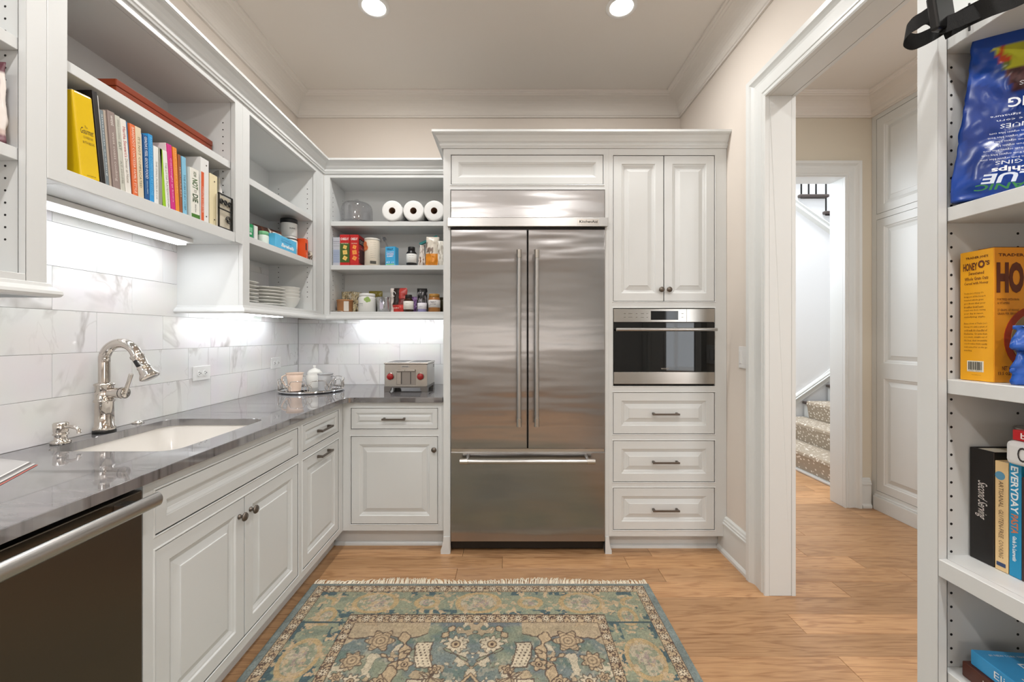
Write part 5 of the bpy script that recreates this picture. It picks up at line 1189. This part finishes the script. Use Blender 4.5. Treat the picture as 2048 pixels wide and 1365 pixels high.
bt('ORIGINS', -.05, .060, .07, .008, W_); bt('Chips', -.055, .043, .06, .014, (236,240,244), bold=.03); bt('BLUE', -.07, .022, .10, .020, (214,224,240), bold=.03, shear=.15); bt('ORGANIC', -.08, .008, .14, .013, (40,120,60), bold=.02, shear=.15)
def c_tan(u, v, s): return (222,166,96) if v > .12 else (206,96,50)
t2 = bag('food_bag', 'tan and orange food bag before the large blue chip bag', 'bag', (1.175, .735, 1.5725), -.5, .20, .27, .06, c_tan, 22, wr=.006, n=(24, 30), topw=.7)
# cereal box
bx, by = 1.030, .8805; cw, cd, ch = .19, .0655, .287
t = thing('cereal_box', 'tall golden yellow cereal box with brown lettering on the middle shelf', 'box', (bx, by, 1.1805))
MB().box(0, cw, 0, cd, 0, ch).build('carton', paint((232,160,24), .4), t, local=True, bevel=.001, seg=1)
MB().box(-.0006, 0, .0008, cd-.0008, .0008, ch-.0008).build('side_panel', paint((238,170,26), .4), t, local=True)
MB().box(.0008, cw-.0008, -.0006, 0, .0008, ch-.0008).build('front_panel', paint((222,142,28), .4), t, local=True)
MB().prism([(.002, 0), (.06, .004), (.12, .001), (.186, .0)], 0.0, .0, lambda u, v, h: (u, .01, ch+v)) if False else None
MB().box(.004, cw-.004, .004, cd*.5, ch, ch+.002).build('flap', paint((120,70,30), .6), t, local=True)
BR = (96,44,20)
def st_(s, a, z, w, h, c=BR, **k): text(s, t, (-.0008, cd-a, z), (0, -1, 0), (0, 0, 1), w, h, c, **k)   # side panel
st_("TRADER JOE'S", .012, .268, .044, .0065, BR, bold=.02); st_('HONEY', .007, .244, .028, .017, BR, bold=.03); st_('O', .0365, .247, .013, .017, BR, bold=.05); st_("'S", .0505, .252, .008, .010, BR, bold=.03)
st_('Sweetened', .018, .234, .030, .0075, BR, bold=.01); st_('Whole Grain Oats', .010, .222, .046, .0075, BR, bold=.01); st_('Cereal with Honey', .009, .211, .047, .0075, BR, bold=.01)
for k, s in enumerate(["Trader Joe's Honey O's", 'brings you all the honey &', 'toasted whole grain', 'goodness that your', 'breakfast bowl hears', 'round oven doors, starting', 'your day in sweet,', 'satisfying style.']): st_(s, .009, .191-.0075*k, .042 if k % 2 else .038, .0045)
for k, s in enumerate(["Enjoy a bowl of Trader Joe's", "Honey O's with a splash of", 'cold milk & a handful of', 'blueberries. Or serve them', 'as a snack, straight out of', 'the box; their irresistible', 'crunch makes them equally', 'well suited for on the go', 'munching.']): st_(s, .009, .124-.0075*k, .045 if k < 8 else .016, .0045)
MB().box(-.0012, -.0006, cd-.047, cd-.015, .020, .044).build('barcode_patch', paint((226,222,206)), t, local=True)
rb = random.Random(3); y = cd-.044
while y < cd-.018:
    ww = rb.choice([.0006, .001, .0016]); MB().box(-.0015, -.0012, y, y+ww, .024, .042).build('barcode_bar', M['black'], t, local=True); y += ww+rb.choice([.0008, .0014])
st_('00551 83012', .018, .0205, .026, .003, (60,50,40)); st_('www.traderjoes.com', .024, .012, .018, .002)
def sf(s, a, z, w, h, c=BR, **k): text(s, t, (a, -.0008, z), (1, 0, 0), (0, 0, 1), w, h, c, **k)
sf("TRADER JOE'S", .008, .266, .090, .0085, BR, bold=.02); sf('HO', .004, .190, .058, .066, BR, bold=.06); sf('NEY', .066, .190, .09, .066, BR, bold=.05)
for k, s in enumerate(['FORTIFIED WITH IRON', '& VITAMINS', '', '27 GRAMS OF WHOLE', 'GRAIN PER SERVING']):
    if s: sf(s, .006, .174-.0075*k, .046 if len(s) > 12 else .026, .005)
sf('NET WT', .016, .026, .024, .009, BR, bold=.02); sf('13.5 OZ (383g)', .008, .014, .048, .009, BR, bold=.02)
MB().cyl((.092, -.0016, .092), .072, .001, axis='y', n=40).build('bowl_print', paint((160,52,22)), t, local=True); MB().cyl((.092, -.0026, .092), .058, .001, axis='y', n=40).build('cereal_print', paint((150,126,84)), t, local=True)
def c_b2(u, v, s): return (38,90,180) if nz_(u, v, 2, 5) > -.1 else (16,52,130)
t = bag('snack_bag', 'small crumpled blue bag in front of the cereal box', 'bag', (1.092, .818, 1.1805), -.35, .14, .12, .05, c_b2, 25, wr=.012, n=(30, 26))
t = thing('bag_clip', 'turquoise clip resting on the small crumpled blue bag', 'clip', (1.083, .812, 1.305), ry=.3)
MB().box(-.055, .055, -.006, .004, -.006, .008).build('jaw', paint((96,206,186), .35), t, local=True, bevel=.003); MB().box(-.050, .055, -.004, .006, .012, .022).build('jaw', paint((110,214,196), .35), t, local=True, bevel=.003)
# deck: binder, cookbooks
ZD = .7725
def rbook(name, lab, y1, w, h, d, c, tx, lean=0, x=1.062, grp='cookbooks on the low shelf', **k):
    t = thing(name, lab, 'binder' if name == 'binder' else 'book', (x, y1, ZD), group=grp, rx=lean)
    book_parts(t, w, h, d, c, -1, 1, tx, None, flip=True, **k); return t
t = rbook('binder', 'black binder with silver script on its spine standing on the low shelf', .956, .048, .252, .19, (24,20,18), [('Second Serving', .38, .72, (226,222,216), .5)], shear=.6)
t = rbook('book', 'pale cream cookbook beside the black binder', .9065, .024, .236, .18, (236,204,150), [('ARTISANAL', .58, .82, (110,84,60), .36), ('GLUTEN-FREE', .30, .56, (110,84,60), .36), ('COOKING', .12, .28, (110,84,60), .36)], lean=-.0)
MB().cyl((-.0006, -.010, .205), .009, .0008, axis='x', n=20).build('spine_oval', paint((96,156,190)), t, local=True); MB().box(-.0008, 0, -.020, -.004, .010, .018).build('spine_block', paint((50,70,110)), t, local=True)
t = rbook('book', 'bright blue cookbook with white lettering between cream and orange ones', .881, .021, .240, .18, (24,142,190), [('EVERYDAY', .56, .97, (236,244,248), .62), ('PASTA', .38, .55, (206,124,84), .6), ('Giada De Laurentiis', .14, .36, (226,240,246), .35)], bold=.03)
t = rbook('book', 'thin dark patterned volume beside the bright blue cookbook', .859, .008, .215, .17, (60,36,34), None)
t = rbook('book', 'orange cookbook with dark lettering next to the bright blue one', .849, .034, .225, .18, (232,150,60), [('BIBLE of SOUTHERN COOKING', .25, .9, (96,50,40), .3)], x=1.060)
t = rbook('book', 'second orange cookbook farther along the low shelf', .813, .04, .225, .18, (222,128,50), None)
t = thing('bowl', 'small white bowl perched on top of the black binder and cookbooks', 'bowl', (1.185, .915, 1.0255))
MB().lathe([(0, .001), (.026, 0), (.028, .004), (.044, .045), (.046, .047), (.042, .045), (.025, .007), (0, .006)], n=32).build('dish', M['china'], t, local=True)
t = thing('book', 'thick white book lying flat on top of the upright cookbooks', 'book', (1.037, .869, 1.014), group='books lying across the upright cookbooks')
MB().box(0, .18, -.22, 0, 0, .0495).build('cover', paint((226,226,226), .3), t, local=True, bevel=.010, seg=3); text('Oh She Glows', t, (-.0006, -.024, .010), (0, -1, 0), (0, 0, 1), .14, .03, (50,46,46))
t = thing('book', 'bright red book lying on top of the thick white book', 'book', (1.046, .862, 1.0642), group='books lying across the upright cookbooks')
MB().box(0, .17, -.20, 0, 0, .0215).build('cover', paint((190,22,30), .3), t, local=True, bevel=.002); MB().box(.003, .172, -.199, -.001, .003, .0185).build('pages', M['pages'], t, local=True); text('basic to brilliant', t, (-.0006, -.015, .005), (0, -1, 0), (0, 0, 1), .13, .012, (246,230,226), bold=.02)
# low shelf (.514)
t = thing('book', 'thick dark brown paperback lying beneath the light blue book', 'book', (1.022, .936, .5145), rz=-.06, group='paperbacks lying on the lowest shelf')
MB().box(0, .15, -.23, 0, 0, .034).build('cover', paint((84,44,32), .4), t, local=True, bevel=.003); text('KRISTIN HANNAH', t, (-.0006, -.045, .008), (0, -1, 0), (0, 0, 1), .17, .017, (226,216,206)); MB().box(.003, .1512, -.228, -.002, .003, .031).build('pages', M['pages'], t, local=True)
t = thing('book', 'light blue paperback with white author name lying on the lowest shelf stack', 'book', (1.030, .925, .549), rz=-.10, group='paperbacks lying on the lowest shelf')
MB().box(0, .16, -.235, 0, 0, .032).build('cover', paint((60,156,214), .35), t, local=True, bevel=.0015); MB().box(.003, .1612, -.233, -.002, .003, .029).build('pages', M['pages'], t, local=True)
text('Elin Hilderbrand', t, (-.0006, -.050, .009), (0, -1, 0), (0, 0, 1), .17, .015, (240,246,250))
def cv(s, a, b, w, h): text(s, t, (b, -a, .0326), (1, 0, 0), (0, 1, 0), w, h, (240,246,250))
cv('#1 NEW YORK TIMES BESTSELLER', .020, .02, .12, .006); cv('Elin', .065, .055, .045, .028); cv('Hilderbrand', .110, .02, .125, .030); cv('Nantucket has never been', .130, .02, .12, .006); cv('The', .165, .04, .04, .02)
# strap with buckle hanging from the top shelf
M['webbing'] = mat('black_webbing', (8,8,8), .8, bump=.6, bscale=600)
t = thing('strap', 'black webbing strap with a plastic buckle hanging over the top shelf edge', 'strap', (1.0, .9, 1.9645))
def ribbon(pts, w, upv, name):
    P = [Vector(p) for p in pts]; vs = []
    for i, p in enumerate(P):
        u = Vector(upv[i] if isinstance(upv, list) else upv).normalized(); tdir = (P[min(i+1, len(P)-1)]-P[max(i-1, 0)]).normalized(); nrm = tdir.cross(u).normalized()*.001
        for a, b in ((-1, -1), (1, -1), (1, 1), (-1, 1)): vs.append(p+u*(w/2*a)+nrm*b)
    m = MB(); fs = []
    for i in range(len(P)-1):
        for k in range(4): fs.append((i*4+k, i*4+(k+1) % 4, (i+1)*4+(k+1) % 4, (i+1)*4+k))
    fs += [(0, 1, 2, 3), tuple(len(P)*4-4+k for k in range(4))]
    m.add(vs, fs, 0, False); return m.build(name, M['webbing'], t)
def W3(px, py, Y): return (PX(px, Y), Y, PZ(py, Y))
L1 = [W3(1990, 8, .80), W3(1950, 25, .83), W3(1915, 40, .86), W3(1885, 50, .885), W3(1868, 40, .90), W3(1855, 32, .905), W3(1838, 42, .91), W3(1822, 52, .915), W3(1812, 66, .92), W3(1812, 78, .93), W3(1828, 84, .935), W3(1850, 76, .935), W3(1872, 64, .93), W3(1900, 46, .90)]
from mathutils import geometry
def smooth(P, k=4):
    P = [Vector(p) for p in P]; out = []
    for i in range(len(P)-1):
        p0, p1, p2, p3 = P[max(i-1, 0)], P[i], P[i+1], P[min(i+2, len(P)-1)]
        for j in range(k):
            s = j/k; out.append(.5*((2*p1)+(p2-p0)*s+(2*p0-5*p1+4*p2-p3)*s*s+(3*p1-p0-3*p2+p3)*s**3))
    return out+[P[-1]]
ribbon(smooth(L1), .034, (.1, -.1, 1), 'webbing')
L2 = [W3(1885, 62, .90), W3(1930, 36, .86), W3(1975, 14, .80), W3(2020, -4, .74), W3(2060, -25, .70)]
ribbon(smooth(L2), .044, (-.1, .2, 1), 'webbing')
b = MB(); c0 = Vector(W3(1883, 28, .885)); b.box(-.029, .029, -.008, .008, -.036, .036); o = b.build('buckle', mat('buckle_plastic', (14,13,13), .35), t, local=True, bevel=.004)
o.matrix_local = Matrix.Translation(c0-WM[t.name].translation) @ Matrix.Rotation(-.15, 4, 'Y') @ Matrix.Rotation(.25, 4, 'Z')
for dx in (-.011, .011):
    r = MB().box(dx-.002, dx+.002, -.0105, -.008, -.030, .030).build('buckle_rib', M['black'], t, local=True, bevel=.001); r.matrix_local = o.matrix_local.copy()
# ================================================================== RUG
RX0, RX1, RY1, RY0 = -1.0, .715, 2.123, -.35
RCX = (RX0+RX1)/2; HW = (RX1-RX0)/2; PERL = 17
def hsh(a, b, s=0):
    v = np.sin(a*127.1+b*311.7+s*74.7)*43758.5453; return v-np.floor(v)
def vn(x, y, s=0):
    xi, yi = np.floor(x), np.floor(y); fx, fy = x-xi, y-yi; fx = fx*fx*(3-2*fx); fy = fy*fy*(3-2*fy)
    return (hsh(xi, yi, s)*(1-fx)+hsh(xi+1, yi, s)*fx)*(1-fy)+(hsh(xi, yi+1, s)*(1-fx)+hsh(xi+1, yi+1, s)*fx)*fy
def fb(x, y, s=0): return .55*vn(x, y, s)+.3*vn(x*2.1, y*2.1, s+3)+.15*vn(x*4.3, y*4.3, s+7)
def L3(c): return np.array(lin(c)[:3])
TEAL, SAGE, BLUE, NAVY, TAN, CREAM, BROWN, GOLD, SLATE, MAUVE = map(L3, [(104,122,112), (142,146,122), (116,127,124), (62,82,86), (184,162,130), (204,190,164), (80,60,50), (188,162,118), (106,110,116), (158,142,132)])
def paintrug(X, Y):
    x = np.abs(X-RCX); ex = HW-x; ey = np.minimum(RY1-Y, Y-RY0); v = RY1-Y
    n1 = fb(X*9, Y*9, 1); n2 = fb(X*30, Y*30, 2); n3 = fb(X*70, Y*45, 5); ab = fb(X*3, Y*40, 9)
    C = TEAL[None]*np.ones((len(X), 1))
    def mixm(C, mask, col, a=1.0): mask = np.clip(mask*a, 0, 1)[:, None]; return C*(1-mask)+col[None]*mask
    # field
    C = mixm(C, np.clip((ab-.42)*5, 0, 1), SLATE, .8); C = mixm(C, np.clip((n1-.52)*7, 0, 1), SAGE, .8); C = mixm(C, np.clip((fb(X*5, Y*7, 11)-.58)*9, 0, 1), BLUE, .8)
    C = mixm(C, np.clip((n3-.62)*9, 0, 1), CREAM, .35)
    def shape(C, d, fill, ow=.0035, line=BROWN, a=1.0):
        C = mixm(C, (d < 0).astype(float), fill, a); return mixm(C, (np.abs(d) < ow).astype(float), line, .85)
    def ros(cx, cy, r, k=8, ph=0):
        dx, dy = x-cx, v-cy; rr = np.hypot(dx, dy); th = np.arctan2(dy, dx); return rr-r*(1+.22*np.cos(k*th+ph)), rr
    def seg(ax, ay, bx, by, w):
        px, py = x-ax, v-ay; ux, uy = bx-ax, by-ay; t = np.clip((px*ux+py*uy)/(ux*ux+uy*uy), 0, 1)
        return np.hypot(px-t*ux, py-t*uy)-w*(.7+.5*np.sin(t*9))
    for (sx, sc, th, fill) in ((71, 15, .655, TAN), (83, 23, .66, CREAM)):
        pn = fb(x*sc, v*sc, sx)+.05*fb(x*60, v*60, sx+1); C = mixm(C, (pn > th+.025).astype(float), fill, .85); C = mixm(C, (np.abs(pn-th-.025) < .009).astype(float), BROWN, .85)
    # pale scalloped cloud along the far end of the field
    d = (v-.305)-.035-.03*np.abs(np.sin(x*16))-.02*n2; C = shape(C, np.where(x > .20, d, 1), TAN, a=.8)
    for (cx, cy, r, k) in ((.39, .395, .052, 6), (.47, .50, .04, 7)):
        d, rr = ros(cx, cy, r, k); C = shape(C, d+.012*(n3-.5), TAN)
        C = mixm(C, ((np.sin(rr*420) > .3) & (d < -.004)).astype(float), BROWN, .6)
    for cy0 in (0, .52, 1.04, 1.56):
        for (cx, cy, r, k) in ((.075, .415, .042, 9), (.0, .62, .03, 6), (.33, .60, .028, 7), (.44, .60, .03, 8), (.50, .58, .02, 6), (.26, .52, .028, 5), (.40, .68, .024, 6), (.48, .72, .03, 7), (.14, .545, .02, 5)):
            d, rr = ros(cx, cy+cy0, r, k, cx*9); C = shape(C, d, CREAM if k > 7 else TAN, .003); C = shape(C, rr-r*.45, TAN, .0025); C = mixm(C, (rr < r*.18).astype(float), BROWN)
        for s in ((.30, .36, .27, .46, .022), (.27, .46, .31, .54, .016), (.31, .54, .28, .66, .022), (.28, .66, .33, .80, .018), (.27, .46, .22, .43, .010), (.31, .50, .36, .47, .008)):
            d = seg(s[0], s[1]+cy0, s[2], s[3]+cy0, s[4])+.010*(n2-.5); C = shape(C, d, TAN, .0028)
        # dotted panels
        d = np.maximum(np.abs(x-.185-.02*np.sin(v*18))-.032, np.abs(v-.47-cy0)-.065)+.01*(n2-.5); C = shape(C, d, CREAM, .003); C = mixm(C, ((d < -.004) & (np.sin(x*330+np.floor(v*70)*2) > .45) & (np.sin(v*440) > .1)).astype(float), BROWN, .9)
        d = np.maximum(np.abs(x-.185+.02*np.sin(v*18))-.03, np.abs(v-.66-cy0)-.07)+.01*(n2-.5); C = shape(C, d, CREAM, .003); C = mixm(C, ((d < -.004) & (np.sin(x*330+np.floor(v*70)*2) > .45) & (np.sin(v*440) > .1)).astype(float), BROWN, .9)
        # central stepped medallion
        q = x*1.25+np.abs(v-.80-cy0); q = q+.012*np.sign(np.sin(x*60)); C = mixm(C, (q < .245).astype(float), NAVY, .75); C = shape(C, np.abs(q-.245)-.009, TAN, .003)
        d, rr = ros(.0, .80+cy0, .06, 8); C = shape(C, d, TAN, .003); C = shape(C, rr-.03, SAGE, .003)
        # leaves
        d = seg(.02, .50+cy0, .115, .44+cy0, .006); C = shape(C, d, SAGE, .0022); d = seg(.13, .37+cy0, .10, .32+cy0, .014); C = shape(C, d, TAN, .003)
        for kx in (.0, .05): C = mixm(C, (np.abs(seg(.19-kx, .56+cy0, .11+kx, .60+cy0, .004)) < .0022).astype(float), BROWN, .8)
    # inner and outer guard bands, main border
    infield_x, infield_y = ex > .323, ey > .287
    fld = infield_x & infield_y
    # main border
    m = (~fld)
    B = SAGE[None]*np.ones((len(X), 1)); n4 = fb(X*22, Y*22, 21)
    B = B*(1-.5*np.clip((n4-.5)*6, 0, 1)[:, None])+TEAL[None]*.5*np.clip((n4-.5)*6, 0, 1)[:, None]
    side = ex < ey
    along = np.where(side, v, X-RCX); acr = np.where(side, ex-.175, ey-.149); P = .245
    kk = np.round(along/P); dx = along-kk*P; rr = np.hypot(dx*.9, acr*1.25); odd = (np.mod(kk, 2) == 0)
    big = np.where(odd, .088, .045)
    B = np.where((np.abs(rr-big) < .011)[:, None], (GOLD*.9)[None], B); B = np.where(((rr < big-.012) & (fb(X*60, Y*60, 31) > .5))[:, None], CREAM[None]*.75, B)
    B = np.where(((rr < big*.5) & (fb(X*80, Y*80, 33) > .56))[:, None], MAUVE[None], B)
    B = np.where(((np.abs(acr) > .052) & (fb(X*24, Y*24, 41) > .5) & (rr > big+.01))[:, None], NAVY[None]*1.3, B) if False else np.where(((np.abs(acr) > .052) & (fb(X*24, Y*24, 41) > .56) & (rr > big+.01))[:, None], NAVY[None]*1.25, B); B = np.where(((fb(X*45, Y*45, 43) > .64))[:, None], TAN[None], B)
    B = np.where((np.abs(ey-.285) < .006)[:, None] & (ex < .28)[:, None], NAVY[None], B)
    C = np.where(m[:, None], B, C)
    def band(C, a0, a1, b0, b1):
        inb = ((ex > a0) & (ey > b0)) & ~((ex > a1) & (ey > b1))
        al = np.where((ex-a0)/(a1-a0) < (ey-b0)/(b1-b0), v, X-RCX); tr = np.where((ex-a0)/(a1-a0) < (ey-b0)/(b1-b0), (ex-a0)/(a1-a0), (ey-b0)/(b1-b0))
        G = TAN[None]*np.ones((len(X), 1)); kx = np.round(al/.062); d = al-kx*.062; w = (tr-.5)*.045; r = np.hypot(d, w); th = np.arctan2(w, d)
        fl = r-.017*(1+.3*np.cos(8*th)); G = np.where((fl < 0)[:, None], CREAM[None], G); G = np.where((np.abs(fl) < .0028)[:, None], BROWN[None], G); G = np.where((r < .004)[:, None], BROWN[None], G)
        vine = np.abs(w-.012*np.sin(al*2*PI/.062*1.0+1.5)); G = np.where(((vine < .0025) & (np.abs(d) > .016))[:, None], BROWN[None]*1.1, G); G = np.where(((fb(X*110, Y*110, 51) > .62) & (np.abs(d) > .018))[:, None], BROWN[None]*1.3, G)
        G = np.where(((tr < .07) | (tr > .93))[:, None], BROWN[None]*.8, G)
        return np.where(inb[:, None], G, C)
    C = band(C, .277, .323, .232, .287)
    C = band(C, .032, .082, .015, .068)
    C = np.where((((ex < .032) | (ey < .015)))[:, None], (BLUE*(.8+.5*n2[:, None])), C)
    C = C*(.72+.42*fb(X*150, Y*110, 61)+.3*(ab-.5))[:, None]
    C = C*(1-.30*(hsh(np.floor(X*420), np.floor(Y*420), 3) > .72))[:, None]; return np.clip(C*1.08, 0, 1)
def rugmesh(x0, x1, y0, y1, nx, ny, name, parent):
    xs = np.linspace(x0, x1, nx+1); ys = np.linspace(y0, y1, ny+1); XX, YY = np.meshgrid(xs, ys); X, Y = XX.ravel(), YY.ravel()
    Z = .008+.0012*hsh(np.round(X*900), np.round(Y*900)); co = np.stack([X, Y, Z], 1)
    off = np.array(WM[parent.name].translation); co = co-off
    me = bpy.data.meshes.new(name); nv = len(co); nf = nx*ny
    i = np.arange(nx); j = np.arange(ny); I, J = np.meshgrid(i, j); a = (J*(nx+1)+I).ravel(); F = np.stack([a, a+1, a+nx+2, a+nx+1], 1).ravel()
    me.vertices.add(nv); me.vertices.foreach_set('co', co.astype(np.float32).ravel()); me.loops.add(nf*4); me.loops.foreach_set('vertex_index', F.astype(np.int32))
    me.polygons.add(nf); me.polygons.foreach_set('loop_start', (np.arange(nf)*4).astype(np.int32)); me.polygons.foreach_set('loop_total', np.full(nf, 4, dtype=np.int32))
    me.update(calc_edges=True); c = paintrug(X, Y); ca = me.color_attributes.new('col', 'FLOAT_COLOR', 'POINT'); ca.data.foreach_set('color', np.concatenate([c, np.ones((nv, 1))], 1).astype(np.float32).ravel())
    me.materials.append(M['wool']); o = bpy.data.objects.new(name, me); COL.objects.link(o); o.parent = parent; return o
wl, t_, p_, n_, l_ = nt('rug_wool'); setp(p_, rough=.95, sheen=.15); at = n_.new('ShaderNodeAttribute'); at.attribute_name = 'col'; l_.new(at.outputs['Color'], p_.inputs['Base Color'])
tc = n_.new('ShaderNodeTexCoord'); no = n_.new('ShaderNodeTexNoise'); no.inputs['Scale'].default_value = 350; l_.new(tc.outputs['Object'], no.inputs['Vector']); b_ = n_.new('ShaderNodeBump'); b_.inputs['Strength'].default_value = .5; b_.inputs['Distance'].default_value = .003; l_.new(no.outputs['Fac'], b_.inputs['Height']); l_.new(b_.outputs[0], p_.inputs['Normal']); M['wool'] = wl
rg = thing('rug', 'faded teal and tan oriental patterned rug with cream fringe on the oak floor', 'rug', (RCX, .9, 0))
rugmesh(RX0, RX1, 1.18, RY1, 620, 340, 'pile', rg); rugmesh(RX0, RX1, RY0, 1.18, 200, 180, 'pile', rg)
MB().box(RX0, RX1, RY0, RY1, .0006, .0078).build('backing', paint((120,120,110), .9), rg)
fr = MB(); rf_ = random.Random(9); x = RX0+.004
while x < RX1-.004:
    L = .036+.02*rf_.random()+.012*math.sin(x*9); dx = (rf_.random()-.5)*.03+.012*math.sin(x*5)
    for q in range(2):
        d2 = dx+(rf_.random()-.5)*.012
        fr.tube([(x, RY1-.003, .006), (x+d2*.4, RY1+L*.5, .007+.004*rf_.random()), (x+d2, RY1+L, .003)], [.0022, .002, .0012], n=4, smooth=False)
    x += .0062
o = fr.build('fringe', paint((236,226,206), .95), rg); o['kind'] = 'stuff'
make_texts()
